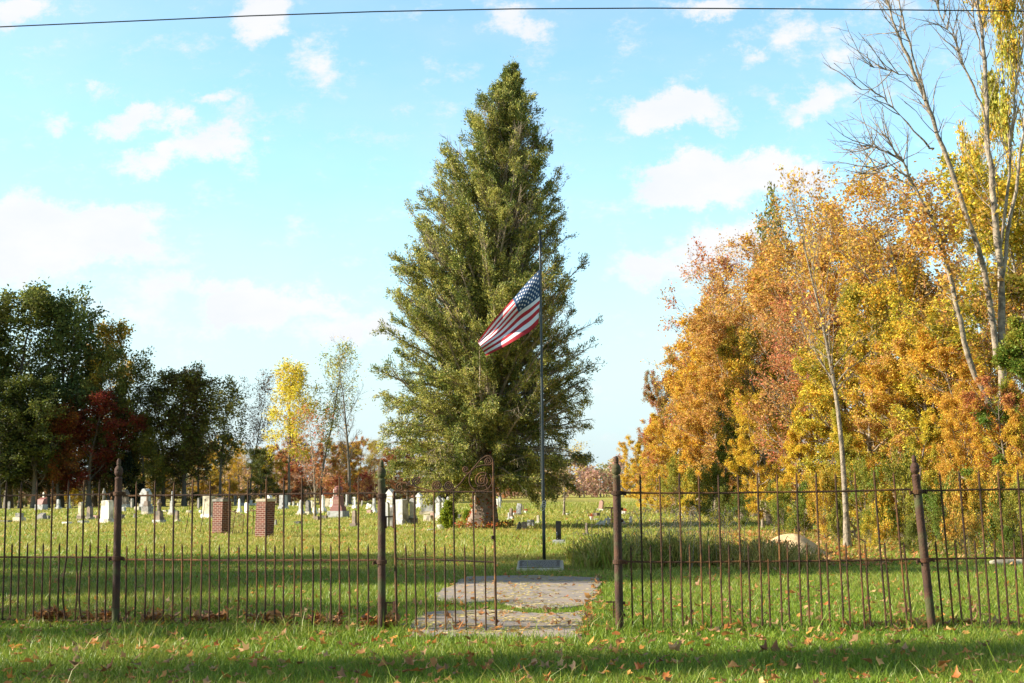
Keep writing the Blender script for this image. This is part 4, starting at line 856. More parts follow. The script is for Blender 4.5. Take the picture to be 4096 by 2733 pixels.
# off-frame trees on the left whose shade lies over the lawn
SHADE = [(-17, 21.5, 9, 6, 'big_b'), (-20, 26.5, 10.5, 7, 'big_open'), (-24, 21.5, 14, 6, 'big_b'), (-25, 28.0, 10, 6, 'big_open'), (-33, 22.5, 19, 5, 'big_open'), (-15, 16.0, 6, 5, 'big_open'), (-13, 13.2, 4.6, 3, 'big_open'), (-23, 18.6, 8, 4, 'big_open'), (-24, 9.3, 13.5, 2.6, 'big_b')]
for k, (x, y, h, w, pn) in enumerate(SHADE):
    me, cr, H, Wd = PROTO[pn]; root = empty('shade_tree', (x, y, 0), k * 1.3); tag(root, 'green tree beside the lawn left of the photo', 'tree', 'trees left of the photo that shade the lawn')
    for nm, m_ in (('trunk', me), ('crown', cr)):
        o = link(nm, m_, root); o.scale = (w / Wd, w / Wd, h / H); o.color = rgb(GRN); o['col2'] = list(OLV)

# ------------------------------------------------------------------ iron fence
P1, P2, P3, P4 = G(462, 2506), G(1527, 2527), G(2479, 2536), G(3730, 2527)
LD = (P2 - P1).normalized(); RD = (P4 - P3).normalized()
def post_parts(root, loc, lean=0.0, sc=1.0, hw_sides=(-1, 1)):
    """post as part of a fence root (root at the origin of the fence); lean = dx per metre"""
    r0 = .0415
    b = MB(); b.lathe([(r0 * 1.25, -.05), (r0 * 1.22, .03), (r0 * 1.02, .04), (r0, .06), (r0, 1.40), (r0 * .93, 1.41), (r0 * .93, 1.555), (r0 * .98, 1.56), (r0 * .98, 1.575), (r0 * .72, 1.585)], 18)
    sh = b.build('post', M['rust_post'], root, smooth=False)
    for p in sh.data.polygons: p.use_smooth = abs(p.normal.z) < .5
    f = MB(); f.lathe([(.022, 1.583), (.024, 1.592), (.038, 1.602), (.0455, 1.622), (.047, 1.640), (.0455, 1.643), (.0455, 1.647), (.047, 1.650), (.043, 1.672), (.030, 1.694), (.0185, 1.704), (.019, 1.709), (.026, 1.714), (.026, 1.722), (.023, 1.728), (.024, 1.742), (.021, 1.760), (.013, 1.776), (.004, 1.782)], 18)
    fi = f.build('finial', M['rust_post'], sh, smooth=True)
    for z in (1.405, .715):
        c = MB(); c.lathe([(r0 * 1.1, z - .022), (r0 * 1.32, z - .020), (r0 * 1.32, z + .020), (r0 * 1.1, z + .022)], 18)
        for s in hw_sides:
            c.box(s * .064, -.006, z - .018, .034, .02, .036); c.lathe([(.011, z - .026), (.011, z + .006)], 6, cx=s * .082, cy=-.022)
        c.build('collar', M['rust'] if z > 1 else M['rust_light'], sh)
    sh.location = loc; sh.rotation_euler = (0, math.atan(lean), 0)
    sh.scale = (1, 1, sc)
    return sh
def picket(root, loc, h, lean=0.0, kink=None, r=.0102, bottom=0.0):
    b = MB(); pts = [(0, 0, bottom), (0, 0, .25), (0, 0, .5), (0, 0, .71), (0, 0, h - .055), (0, 0, h - .045), (0, 0, h)]; rad = [r, r, r, r, r, r * 1.15, r * .15]
    if h < .75: pts = [(0, 0, bottom), (0, 0, .35), (0, 0, .7)]; rad = [r] * 3
    if kink: pts = [(x + kink * math.sin(min(1, z / .7) * math.pi) if z < .72 else x, y, z) for x, y, z in pts]
    b.tube([(x + lean * z, y, z) for x, y, z in pts], rad, 6); o = b.build('picket', M['rust'], root); o.location = loc; return o
def rail(root, a, b_, z, sag=0.0, r=.0115):
    m = MB(); n = 9; m.tube([(a.x + (b_.x - a.x) * i / (n - 1), a.y + (b_.y - a.y) * i / (n - 1), z + sag * math.sin(math.pi * i / (n - 1)) + random.uniform(-.003, .003)) for i in range(n)], r, 6, flat=.6)
    return m.build('rail', M['rust'], root)
def at_fence(px, py, A, Dr):
    d = ray(px, py); # intersect vertical plane through A along Dr
    nx, ny = -Dr.y, Dr.x; t = (A.x * nx + A.y * ny) / (d.x * nx + d.y * ny); return Vector((d.x * t, d.y * t, CAMZ + d.z * t))
fl = empty('iron_fence', (0, 0, 0)); tag(fl, 'rusty iron picket fence left of the open gate, with two round posts', 'fence', 'rusty picket fence runs beside the gate')
fr = empty('iron_fence', (0, 0, 0)); tag(fr, 'rusty iron picket fence right of the gate opening, its far post leaning', 'fence', 'rusty picket fence runs beside the gate')
post_parts(fl, P1, 0.0, 1.04); post_parts(fl, P2, 0.0, 1.0, (-1,)); post_parts(fr, P3, 0, 1.0, (1,)); post_parts(fr, P4, -.062, .985)
LA = P1 - LD * 3.2
# left bay (beyond P1) and P1-P2 bay
for k, x in enumerate([-48, 15, 75, 138, 201, 265, 328, 390]):
    p = at_fence(x, 2300, P1, LD); picket(fl, (p.x, p.y, .05), 1.575, kink=(-.035 if x == 265 else (-.03 if x == 328 else None)))
for x in [-80, -17, 45, 107, 170, 235, 303, 358, 424]:
    p = at_fence(x, 2300, P1, LD); picket(fl, (p.x, p.y, .05), .87, kink=(.0 if x != 303 else .02))
for k in range(13):
    p = at_fence(548 + 73.6 * k, 2000, P1, LD); picket(fl, (p.x, p.y, .05), 1.56 + random.uniform(-.02, .02), lean=random.uniform(-.006, .006), kink=random.uniform(-.008, .008))
for k in range(14):
    p = at_fence(509 + 74.1 * k, 2200, P1, LD); picket(fl, (p.x, p.y, .05), .85 + random.uniform(-.015, .015), lean=random.uniform(-.012, .012), kink=random.uniform(-.006, .006))
a_l = P1 - LD * 3.0
rail(fl, a_l, P1 - LD * .06, 1.455); rail(fl, a_l, P1 - LD * .06, .755); rail(fl, a_l, P1 - LD * .05, .055, r=.011)
rail(fl, P1 + LD * .06, P2 - LD * .06, 1.435); rail(fl, P1 + LD * .06, P2 - LD * .06, .735, sag=-.008); rail(fl, P1 + LD * .05, P2 - LD * .05, .05, r=.011)
RT = [2562 + 78.3 * k for k in range(14)]; RS = [2525 + 78.3 * k for k in range(15)]
def rlean(px): return -.062 * max(0, 1 - abs(px - 3665) / 420.0) if px > 3250 else 0.0
for x in RT:
    p = at_fence(x, 1975, P3, RD); l = rlean(x); picket(fr, (p.x - l * 1.40, p.y, .03), 1.565 + random.uniform(-.015, .015), lean=l, kink=random.uniform(-.006, .006))
for k, x in enumerate(RS):
    p = at_fence(x, 2248, P3, RD); l = rlean(x); picket(fr, (p.x - l * .70, p.y, .03), .70 if k == 7 else .86, lean=l, kink=random.uniform(-.006, .006))
for k in range(6):
    x = 3764 + 77.8 * k; p = at_fence(x, 1965, P3, RD); l = rlean(x) * .8 - .008; picket(fr, (p.x - l * 1.40, p.y, .03), 1.565, lean=l)
for k in range(6):
    x = 3748 + 78 * k; p = at_fence(x, 2243, P3, RD); l = rlean(x) * .8 - .008; picket(fr, (p.x - l * .70, p.y, .03), .87, lean=l)
tx = -.062
rail(fr, P3 + RD * .06, P4 - RD * .06 + Vector((tx * 1.4, 0, 0)), 1.405, sag=-.01); rail(fr, P3 + RD * .06, P4 - RD * .06 + Vector((tx * .7, 0, 0)), .715, sag=-.012)
rail(fr, P4 + RD * .06 + Vector((tx * 1.4, 0, 0)), P4 + RD * 1.7, 1.395); rail(fr, P4 + RD * .06 + Vector((tx * .7, 0, 0)), P4 + RD * 1.7, .715)
# hinge irons left on the right post
for z, h in ((1.16, .0), (.22, .0)):
    b = MB(); b.box(-.085, 0, z + .09, .09, .012, .014); b.box(-.055, 0, z - .06, .014, .022, .15); b.box(.050, 0, z - .05, .02, .03, .03); b.box(.050, 0, z + .07, .02, .03, .03)
    b.build('hinge', M['rust_light'], fr).location = P3

# ------------------------------------------------------------------ gate leaf with scrolls
GT = at_fence(1576, 2514, P2, (P3 - P2).normalized()); GD = (P3 - P2).normalized()
def gl(px, py):   # photo point on the gate plane -> local x,z
    p = at_fence(px, py, P2, GD); return ((p - GT).dot(GD), p.z)
gate = empty('iron_gate', (GT.x, GT.y, 0), math.atan2(GD.y, GD.x)); tag(gate, 'rusty iron gate leaf with scrollwork top, standing in the path', 'gate')
def gtube(name, pts, r, parent=gate, seg=6, flat=None, m='rust'):
    b = MB(); b.tube([(x, 0, z) for x, z in pts], r, seg, flat=flat); return b.build(name, M[m], parent)
gtube('stile', [gl(1576, 1966), gl(1580, 2120), gl(1583, 2300), gl(1587, 2516)], .0145)
gtube('stile', [gl(1974, 1845), gl(1973, 1850), gl(1976, 2050), gl(1980, 2250), gl(1985, 2536)], [.004, .012, .013, .013, .014])
gtube('rail', [gl(1574, 1967), gl(1976, 1968)], .010); gtube('rail', [gl(1586, 2236), gl(1720, 2238), gl(1980, 2249)], .009); gtube('rail', [gl(1587, 2518), gl(1700, 2517)], .009); gtube('rail', [gl(1700, 2529), gl(1985, 2534)], .009)
for a, b_ in (((1658, 1968), (1665, 2516)), ((1736, 1968), (1743, 2516)), ((1814, 1968), (1823, 2527)), ((1892, 1968), (1904, 2530))):
    m_ = ((a[0] + b_[0]) / 2 + random.uniform(-2, 2), (a[1] + b_[1]) / 2); gtube('picket', [gl(*a), gl(*m_), gl(*b_)], .0088)
for a, b_ in (((1623, 2174), (1627, 2516)), ((1701, 2175), (1705, 2516)), ((1779, 2177), (1783, 2520)), ((1858, 2178), (1865, 2528)), ((1940, 2180), (1944, 2530))):
    t_ = (a[0] + .3, a[1] + 18); gtube('picket', [gl(*a), gl(*t_), gl(*b_)], [.0015, .0095, .0085])
def zz(u, v): return gl(1560 + u * .18723, 1800 + v * .18723)
def spiral(cu, cv, r0, r1, a0, turns, n=46):
    """from the outside (r0 at angle a0 degrees, image axes) winding in to r1"""
    return [(cu + (r0 + (r1 - r0) * (i / n) ** .8) * math.cos(R(a0 + 360 * turns * i / n)), cv + (r0 + (r1 - r0) * (i / n) ** .8) * math.sin(R(a0 + 360 * turns * i / n))) for i in range(n + 1)]
def scroll(pts, r=.0085, rr=None):
    b = MB(); P_ = [zz(u, v) for u, v in pts]; b.tube([(x, 0, z) for x, z in P_], rr or r, 6, flat=None); b.build('scroll', M['rust'], gate)
scroll([(950, 888), (820, 862), (640, 812), (470, 755), (330, 712), (225, 700)] + spiral(205, 800, 102, 18, -90, -1.75))
scroll([(545, 782)] + spiral(570, 670, 100, 20, 115, 2.0))
scroll([(940, 885), (1010, 885)] + spiral(1010, 765, 118, 22, 85, 2.4) )
scroll(spiral(1250, 765, 118, 22, 180, -2.4)); scroll([(1130, 770), (1150, 830), (1200, 875), (1290, 880), (1400, 815), (1500, 720), (1620, 560), (1750, 430), (1870, 290), (1960, 190), (2040, 140), (2110, 130)] + spiral(2105, 240, 108, 30, -80, 1.9))
scroll([(1690, 500), (1620, 490)] + spiral(1620, 410, 66, 16, 120, 1.5))
scroll([(2080, 325), (1960, 330), (1850, 365), (1740, 445)] + spiral(1940, 640, 250, 240, 208, -.42, 20) + [(2030, 868), (2120, 810), (2180, 720), (2170, 610), (2140, 520)] )
scroll(spiral(1990, 655, 235, 32, 60, -.0001 - 0, 1) + spiral(1975, 650, 175, 24, -60, -2.5, 70), r=.009)
for (u, v) in ((200, 800), (572, 668), (1010, 765), (1250, 765), (2105, 240), (1985, 645)):
    x, z = zz(u, v); b = MB(); b.tube([(x, -.008, z), (x, .008, z)], .0075, 8); b.build('rosette', M['rust'], gate)
# gate hinges (upper and lower) and latch
for y_ in (2068, 2412):
    b = MB(); x0, z0 = gl(1545, y_); x1, z1 = gl(1580, y_); b.box((x0 + x1) / 2, 0, z0 - .006, x1 - x0, .012, .014); b.box(x0 - .002, 0, z0 - .12, .012, .02, .13)
    b.box(x1 - .01, 0, z0 - .10 if y_ > 2200 else z0 - .12, .03, .024, .12 if y_ > 2200 else .17, tx=.7); b.build('hinge', M['rust_light'], gate)
b = MB(); x1, z1 = gl(1975, 2150); b.lathe([(.014, z1 - .02), (.016, z1), (.012, z1 + .02)], 8, cx=x1 - .01, cy=-.014); b.box(x1 - .008, 0, gl(1982, 2452)[1], .05, .014, .012); b.build('latch', M['rust'], gate)

# ------------------------------------------------------------------ flagpole, flag, plaque
fb = G(2177, 2251); ft = P(2160, 937, fb.y); pole = empty('flagpole', fb); tag(pole, 'dark green steel flagpole standing on the lawn behind the gate', 'flagpole')
dx = (ft.x - fb.x); b = MB(); n = 12; b.tube([(dx * (i / n), 0, ft.z * i / n) for i in range(n + 1)], [.035 - .014 * i / n for i in range(n + 1)], 14); b.build('pole', M['pole'], pole, smooth=True)
b = MB(); b.lathe([(.03, ft.z - .02), (.034, ft.z), (.045, ft.z + .03), (.045, ft.z + .05), (.03, ft.z + .075), (.005, ft.z + .085)], 14, cx=dx); b.build('cap', M['pole'], pole, smooth=True)
b = MB(); b.tube([(dx * .6 - .05, -.02, 3.2), (dx * .45 - .055, -.03, 1.9), (dx * .3 - .03, -.045, 1.25)], .0022, 4)
b.build('halyard', M['rope'], pole)
b = MB(); rr_ = random.Random(2); cz = P(2172, 2022, fb.y)
for k in range(5):
    cx_, cz_ = cz.x - fb.x + rr_.uniform(-.02, .02), cz.z + rr_.uniform(-.07, .05); b.tube([(cx_ + .035 * math.cos(a) * (1 + .1 * k), -.055 + .012 * k, cz_ + (.045 if k < 2 else .022) * math.sin(a)) for a in np.linspace(0, 6.6, 12)], .006, 5)
b.build('rope_knot', M['rope'], pole)
b = MB(); b.box(dx + .035, 0, ft.z - .28, .02, .03, .12); b.box(.045, -.01, 1.15, .025, .02, .1); b.build('cleat', M['pole'], pole)

# flag: cloth grid through control points read on the photograph
U_ = [0, .2, .4, .7, 1.0]; V_ = [0, .27, .54, .8, 1.0]
CP = [[(676, 465), (540, 600), (395, 778), (185, 1010), (27, 1224)],
      [(680, 600), (560, 700), (425, 850), (215, 1080), (45, 1252)],
      [(678, 748), (580, 830), (455, 918), (250, 1130), (62, 1285)],
      [(672, 880), (590, 960), (480, 1040), (290, 1200), (90, 1325)],
      [(662, 1030), (600, 1095), (500, 1165), (320, 1275), (118, 1368)]]
CPW = np.array([[list(P(1900 + a * .3827, 900 + b_ * .3827, fb.y - .02)) for a, b_ in row] for row in CP])
def cr1(p, t):   # Catmull-Rom over the list p (uniform), t in 0..1
    n = len(p) - 1; x = t * n; i = min(int(x), n - 1); f = x - i
    p0 = p[i - 1] if i > 0 else 2 * p[0] - p[1]; p3 = p[i + 2] if i + 2 <= n else 2 * p[n] - p[n - 1]; p1, p2 = p[i], p[i + 1]
    return .5 * (2 * p1 + (p2 - p0) * f + (2 * p0 - 5 * p1 + 4 * p2 - p3) * f * f + (3 * p1 - p0 - 3 * p2 + p3) * f ** 3)
def flag_pt(u, v):
    ut = np.interp(u, U_, [0, .25, .5, .75, 1]); vt = np.interp(v, V_, [0, .25, .5, .75, 1])
    p = cr1([cr1([CPW[i][j] for j in range(5)], ut) for i in range(5)], vt).copy()
    p[1] += (.085 * math.sin(u * 7.5 + v * 5.5 + .6) + .05 * math.sin(u * 3 - v * 9)) * min(1, u * 5) - .10 * u
    return p
fbm = MB(); NU, NV = 40, 39; vs = [tuple(flag_pt(i / NU, j / NV) - np.array(list(fb)) - np.array([0, 0, 0])) for j in range(NV + 1) for i in range(NU + 1)]
base_ = len(fbm.v); fbm.v += vs
for j in range(NV):
    for i in range(NU):
        stripe = j // 3; mi = 0 if stripe % 2 == 0 else 1
        if i < 16 and stripe < 7: mi = 2
        a = base_ + j * (NU + 1) + i; fbm.f.append((a, a + NU + 1, a + NU + 2, a + 1)); fbm.m.append(mi)
def star(u, v, s):
    P0 = flag_pt(u, v); du = flag_pt(min(1, u + .01), v) - P0; dv = flag_pt(u, v + .01) - P0; du = du / np.linalg.norm(du); dv = dv / np.linalg.norm(dv); nn = np.cross(du, dv); nn /= np.linalg.norm(nn)
    for sg in (.004, -.004):
        pts = []
        for k in range(10):
            r0 = s if k % 2 == 0 else s * .42; a = math.pi / 5 * k
            uu = u + r0 * math.sin(a) / 1.9; vv = v - r0 * math.cos(a) / 1.0
            p = flag_pt(min(.405, max(0.0, uu)), min(.54, max(0, vv))) + nn * sg - np.array(list(fb)); pts.append(tuple(p))
        fbm.add(pts, [tuple(range(10)) if sg < 0 else tuple(range(9, -1, -1))], 1)
for row in range(9):
    nst = 6 if row % 2 == 0 else 5
    for k in range(nst):
        star((.4 / 12) * (1 + 2 * k + (row % 2)), (7 / 13 / 10) * (row + 1), .031)
flag = fbm.build('flag', [M['flag_red'], M['flag_white'], M['flag_blue']], None, smooth=False); flag.location = fb
for p in flag.data.polygons: p.use_smooth = len(p.vertices) == 4
tag(flag, 'striped flag with white stars on blue, blowing from the flagpole', 'flag')
# plaque block
pl0 = G(2160, 2284); root = empty('plaque_marker', (pl0.x, pl0.y, 0), R(-3)); tag(root, 'low granite block with a slanted bronze plaque at the flagpole foot', 'plaque')
wpl = 190 / F * pl0.y; b = MB(); b.prism([(-wpl / 2, 0), (wpl / 2, 0), (wpl / 2 - .01, .07), (-wpl / 2 + .01, .07)], 0, .42)
b = MB(); vs = [(-wpl / 2, 0, -.02), (wpl / 2, 0, -.02), (wpl / 2, .42, -.02), (-wpl / 2, .42, -.02), (-wpl / 2 + .01, .01, .04), (wpl / 2 - .01, .01, .04), (wpl / 2 - .02, .40, .165), (-wpl / 2 + .02, .40, .165)]
b.add(vs, [(3, 2, 1, 0), (4, 5, 6, 7), (0, 1, 5, 4), (1, 2, 6, 5), (2, 3, 7, 6), (3, 0, 4, 7)]); b.build('block', M['cream'], root, bevel=.008)
def onpl(x, y, h): return (x, y, .04 + (y - .01) / .39 * .125 + h)
def slab(bm, x0, x1, y0, y1, h0, h1, mi=0): bm.add([onpl(x0, y0, h0), onpl(x1, y0, h0), onpl(x1, y1, h0), onpl(x0, y1, h0), onpl(x0, y0, h1), onpl(x1, y0, h1), onpl(x1, y1, h1), onpl(x0, y1, h1)], [(3, 2, 1, 0), (4, 5, 6, 7), (0, 1, 5, 4), (1, 2, 6, 5), (2, 3, 7, 6), (3, 0, 4, 7)], mi)
b = MB(); slab(b, -wpl / 2 + .05, wpl / 2 - .07, .045, .36, .001, .014); pl = b.build('plaque', M['bronze'], root)
b = MB()
for (x0, x1, y0, y1) in ((-wpl / 2 + .05, wpl / 2 - .07, .045, .057), (-wpl / 2 + .05, wpl / 2 - .07, .348, .36), (-wpl / 2 + .05, -wpl / 2 + .062, .057, .348), (wpl / 2 - .082, wpl / 2 - .07, .057, .348)): slab(b, x0, x1, y0, y1, .0145, .022)
r_ = random.Random(9)
for rw in range(7):
    x = -wpl / 2 + .10 + r_.uniform(0, .05)
    while x < wpl / 2 - .14:
        w = r_.uniform(.012, .05); slab(b, x, x + w, .085 + rw * .036, .099 + rw * .036, .0145, .018); x += w + r_.uniform(.006, .02)
b.build('raised_edge', M['bronze_edge'], pl)

# overhead wire
b = MB(); b.tube([P(x, y, 11.0) for x, y in ((-600, 140), (0, 108), (500, 86), (1000, 64), (1500, 47), (2050, 36), (2600, 33), (3200, 36), (4096, 45), (4700, 55))], .0055, 5); tag(b.build('overhead_wire', M['wire']), 'single black overhead wire crossing the sky', 'wire')

# ------------------------------------------------------------------ brick pillars with wire gate
def pillar(px, py, topy, wpx, lean, label, extra=False):
    b0 = G(px, py); s = b0.y / F; h = (py - topy) * s; w = wpx * s / 1.38
    root = empty('brick_pillar', b0, R(-31)); root.rotation_euler = (0, 0, R(-31)); tag(root, label, 'brick pillar', 'two brick pillars of the old gateway')
    b = MB(); b.box(0, 0, -.05, w, w, h - .07 + .05, dx=lean); b.build('shaft', M['brick'], root)
    c = MB(); c.box(lean, 0, h - .07, w * 1.1, w * 1.1, .085); c.build('cap', M['cream'] if not extra else M['dark'], root, bevel=.01)
    if extra: e = MB(); e.box(lean + .04, 0, h + .0155, w * .72, w * .72, .055); e.build('cap_block', M['brown'], root, bevel=.01)
    return root
pillar(884, 2134, 2001, 70, .05, 'left brick pillar with a dark cap and a brown block on top', True)
pillar(1056, 2150, 2000, 72, .07, 'right brick pillar with a pale stone cap')
def wgate(pts, bars, rails, label):
    root0 = G(*pts[0]); root = empty('wire_gate', root0); tag(root, label, 'gate'); o = np.array(list(root0))
    def q(p, dy=0): 
        g0 = P(p[0], p[1], root0.y + p[2]); return tuple(np.array(list(g0)) - o)
    b = MB()
    for a, c in rails: b.tube([q(a), q(c)], .016, 5)
    b.build('frame', M['rust_light'], root); 
    b = MB()
    for a, c in bars: b.tube([q(a), q(c)], .013, 5)
    b.build('bars', M['rust'], root)
    return root, q
g1, q = wgate([(945, 2140)], [((943, 2042, .5), (928, 2140, .4)), ((978, 2060, .0), (967, 2146, 0))], [((912, 2040, .6), (978, 2062, 0)), ((935, 2047, .4), (944, 2040, .5)), ((890, 2127, .7), (922, 2139, .5))], 'rusty wire mesh gate leaf sagging from the left brick pillar')
b = MB(); A0, A1, B0, B1 = [Vector(q(p)) for p in ((915, 2043, .6), (978, 2062, 0), (912, 2136, .55), (967, 2144, 0))]
for k in range(26):
    t = k / 25; b.tube([A0.lerp(A1, t), B0.lerp(B1, min(1, t + .12 if t < .88 else 1))], .0018, 3); 
    if k % 1 == 0: b.tube([A0.lerp(B0, t), A1.lerp(B1, t)], .0018, 3)
b.build('mesh', M['rust_light'], g1)
g2, q = wgate([(1012, 2142)], [((1014, 2040, .3), (1011, 2138, .3)), ((1054, 2030, -.5), (1046, 2152, -.5))], [((985, 2046, .8), (1030, 2041, -.1)), ((988, 2142, .8), (1024, 2142, -.1))], 'second rusty gate frame leaning against the right brick pillar')
b = MB(); b.tube([q((1008 + 6 * math.cos(a), 2042 - 8 * abs(math.sin(a)), .3)) for a in np.linspace(0, 3.14, 8)], .012, 5); b.build('finial', M['rust'], g2)
for (x0, y0, x1, y1), nm in (((739, 2133, 763, 2000), 'thin dark iron rod leaning left of the cream stone'), ((799, 2131, 821, 2000), 'thin dark iron rod leaning right beside the cream stone')):
    g0 = G(x0, y0); tp = P(x1, y1, g0.y); b = MB(); b.tube([(0, 0, -.05), ((tp.x - g0.x) * .5 + .02, 0, tp.z * .5), (tp.x - g0.x, 0, tp.z)], [.013, .012, .009], 5); b.box(tp.x - g0.x, 0, tp.z - .02, .05, .02, .06, tx=.3); o = b.build('iron_rod', M['rust']); o.location = g0; tag(o, nm, 'rod', 'leaning iron rods')

# ------------------------------------------------------------------ gravestones
def arch(w, h0, h, n=10):   # round-topped outline: straight to h0, arc to h
    pts = [(-w / 2, 0), (w / 2, 0), (w / 2, h0)]
    for i in range(1, n): a = math.pi * i / n; pts.append((w / 2 * math.cos(a), h0 + (h - h0) * math.sin(a)))
    return pts + [(-w / 2, h0)]
def shift(prof, dz): return [(x, z + dz) for x, z in prof]
def rough_box(b, w, d, z0, h, r, amp, tx=1.0, n=4, mi=0):
    """box whose faces are broken up: grid on each face with noise"""
    import itertools
    ver = {}; 
    def vid(i, j, k):
        key = (i, j, k)
        if key not in ver:
            t = k / n; s = 1 + (tx - 1) * t; x = (i / n - .5) * w * s; y = (j / n - .5) * d * s; z = z0 + h * t
            e = amp * (.4 if 0 in (i, j) or n in (i, j) else 1)
            ver[key] = (x + r.uniform(-e, e), y + r.uniform(-e, e), z + (r.uniform(-e, e) * .6 if k > 0 else 0))
        return key
    fs = []
    for a in range(n):
        for c in range(n):
            fs += [[vid(a, 0, c), vid(a + 1, 0, c), vid(a + 1, 0, c + 1), vid(a, 0, c + 1)], [vid(a + 1, n, c), vid(a, n, c), vid(a, n, c + 1), vid(a + 1, n, c + 1)],
                   [vid(0, a + 1, c), vid(0, a, c), vid(0, a, c + 1), vid(0, a + 1, c + 1)], [vid(n, a, c), vid(n, a + 1, c), vid(n, a + 1, c + 1), vid(n, a, c + 1)], [vid(a, c, n), vid(a + 1, c, n), vid(a + 1, c + 1, n), vid(a, c + 1, n)]]
    keys = list(ver); idx = {k: i for i, k in enumerate(keys)}; b.add([ver[k] for k in keys], [tuple(idx[k] for k in f) for f in fs], mi)
SR = random.Random(21)
def stone(kind, px, py, wpx, hpx, m, label, m2=None, rz=-27, lean=0.0, dscale=.38, group='gravestones of the old graveyard', name='gravestone', dy=0.0):
    b0 = G(px, py); s = b0.y / F; w = wpx * s * .90; h = hpx * s; d = max(.09, min(w * dscale, .42)); m2 = m2 or m
    root = empty(name, b0, R(rz + SR.uniform(-3, 3))); root.rotation_euler[1] = lean; tag(root, label, 'gravestone', group)
    A, B_ = M[m], M[m2]; r = random.Random(int(px * 7 + py)); par = root
    def part(nm, b, mt, bevel=.0, parent=None): return b.build(nm, mt, parent or root, bevel=bevel)
    if kind == 'tablet':
        b = MB(); b.prism(arch(w, h * .86, h), -d / 2, d / 2); b.prism([(-w * .45, -.05), (w * .45, -.05), (w * .45, 0), (-w * .45, 0)], -d / 2, d / 2); part('slab', b, A, .008)
    elif kind == 'square':
        b = MB(); rough_box(b, w, d, -.03, h, r, .012, .96); part('slab', b, A, 0)
    elif kind == 'peak':
        b = MB(); bh = h * .22; b.box(0, 0, -.03, w, d * 1.5, bh + .03, .97); part('base', b, B_, .008); b = MB(); ww = w * .62; hh = h - bh
        b.prism([(x, z + bh) for x, z in [(-ww / 2, 0), (ww / 2, 0), (ww * .46, hh * .84), (0, hh), (-ww * .46, hh * .84)]], -d * .5, d * .5); part('slab', b, A, .008)
    elif kind == 'arch_base':
        bh = h * .24; b = MB(); b.box(0, 0, -.03, w, d * 1.4, bh + .03, .97); part('base', b, B_, .01); b = MB(); b.box(0, 0, bh, w * .8, d * 1.15, h * .09, .98); part('plinth', b, A, .006)
        b = MB(); b.prism(shift(arch(w * .62, h * .55, h * .67), h * .33), -d * .42, d * .42); part('slab', b, A, .01)
        b = MB(); b.prism(shift(arch(w * .44, h * .46, h * .56), h * .37), -d * .42 - .008, -d * .42 - .001); part('inscription_panel', b, A)
    elif kind == 'rough':
        bh = h * .18; b = MB(); rough_box(b, w, d * 1.5, -.03, bh + .03, r, .025, .92); part('base', b, B_); b = MB(); rough_box(b, w * .80, d * 1.05, bh, h - bh, r, .022, .93); part('body', b, A)
    elif kind == 'block':
        bh = h * .5; b = MB(); rough_box(b, w, d * 1.6, -.03, bh + .03, r, .02, .95); part('base', b, B_); b = MB(); b.box(0, 0, bh, w * .62, d * 1.1, h - bh, .97); part('top_block', b, A, .012)
    elif kind == 'slant':
        b = MB(); rough_box(b, w, d * 1.7, -.03, h * .45 + .03, r, .02, .97); part('base', b, B_); b = MB(); dd = d * .8
        b.add([(-w * .4, -dd, h * .45), (w * .4, -dd, h * .45), (w * .4, dd, h * .45), (-w * .4, dd, h * .45), (-w * .4, -dd * .3, h * .85), (w * .4, -dd * .3, h * .85), (w * .4, dd, h), (-w * .4, dd, h)], [(3, 2, 1, 0), (4, 5, 6, 7), (0, 1, 5, 4), (1, 2, 6, 5), (2, 3, 7, 6), (3, 0, 4, 7)]); part('top_block', b, A, .01)
    elif kind == 'flat':
        b = MB(); rough_box(b, w, max(.35, w * .5), -.03, h + .03, r, .012, .96); part('slab', b, A)
    elif kind == 'low':
        b = MB(); rough_box(b, w, d * 1.8, -.03, h + .03, r, .02, .92); part('block', b, A)
    elif kind == 'obelisk':
        d = w; bh = h * .13; b = MB(); b.box(0, 0, -.03, w, w * .9, bh + .03, .97); part('base', b, B_, .01); b = MB(); b.box(0, 0, bh, w * .72, w * .66, h * .13, .97); b.box(0, 0, bh + h * .13 + .001, w * .56, w * .5, h * .05, .85); part('plinth', b, A, .006)
        z = bh + h * .18; b = MB(); b.box(0, 0, z, w * .46, w * .44, h * .92 - z, .72); b.box(0, 0, h * .92, w * .46 * .72, w * .44 * .72, h * .08, .05); part('shaft', b, A, .005)
    elif kind == 'round_obelisk':
        bh = h * .12; b = MB(); b.box(0, 0, -.03, w, w * .9, bh + .03, .97); part('base', b, B_, .01); b = MB(); b.box(0, 0, bh, w * .75, w * .7, h * .12, .97); part('plinth', b, A, .006)
        z = bh + h * .12; b = MB(); b.box(0, 0, z, w * .5, w * .46, h * .35, .9); part('die', b, A, .01); b = MB(); b.lathe([(w * .2, z + h * .35), (w * .17, z + h * .38), (w * .13, h * .93), (w * .10, h * .98), (w * .02, h)], 12); part('shaft', b, A)
    elif kind == 'post':
        bh = h * .2; b = MB(); b.box(0, 0, -.03, w, w * .9, bh + .03, .97); part('base', b, B_, .01); b = MB(); b.box(0, 0, bh, w * .52, w * .45, h * .74, .95); b.box(0, 0, bh + h * .74, w * .52 * .95, w * .45 * .95, h * .06, .45); part('shaft', b, A, .008)
    elif kind == 'pedestal':
        bh = h * .14; b = MB(); b.box(0, 0, -.03, w, w * .85, bh + .03, .97); part('base', b, B_, .01); b = MB(); b.box(0, 0, bh, w * .84, w * .7, h * .1, .97); part('plinth', b, A, .006)
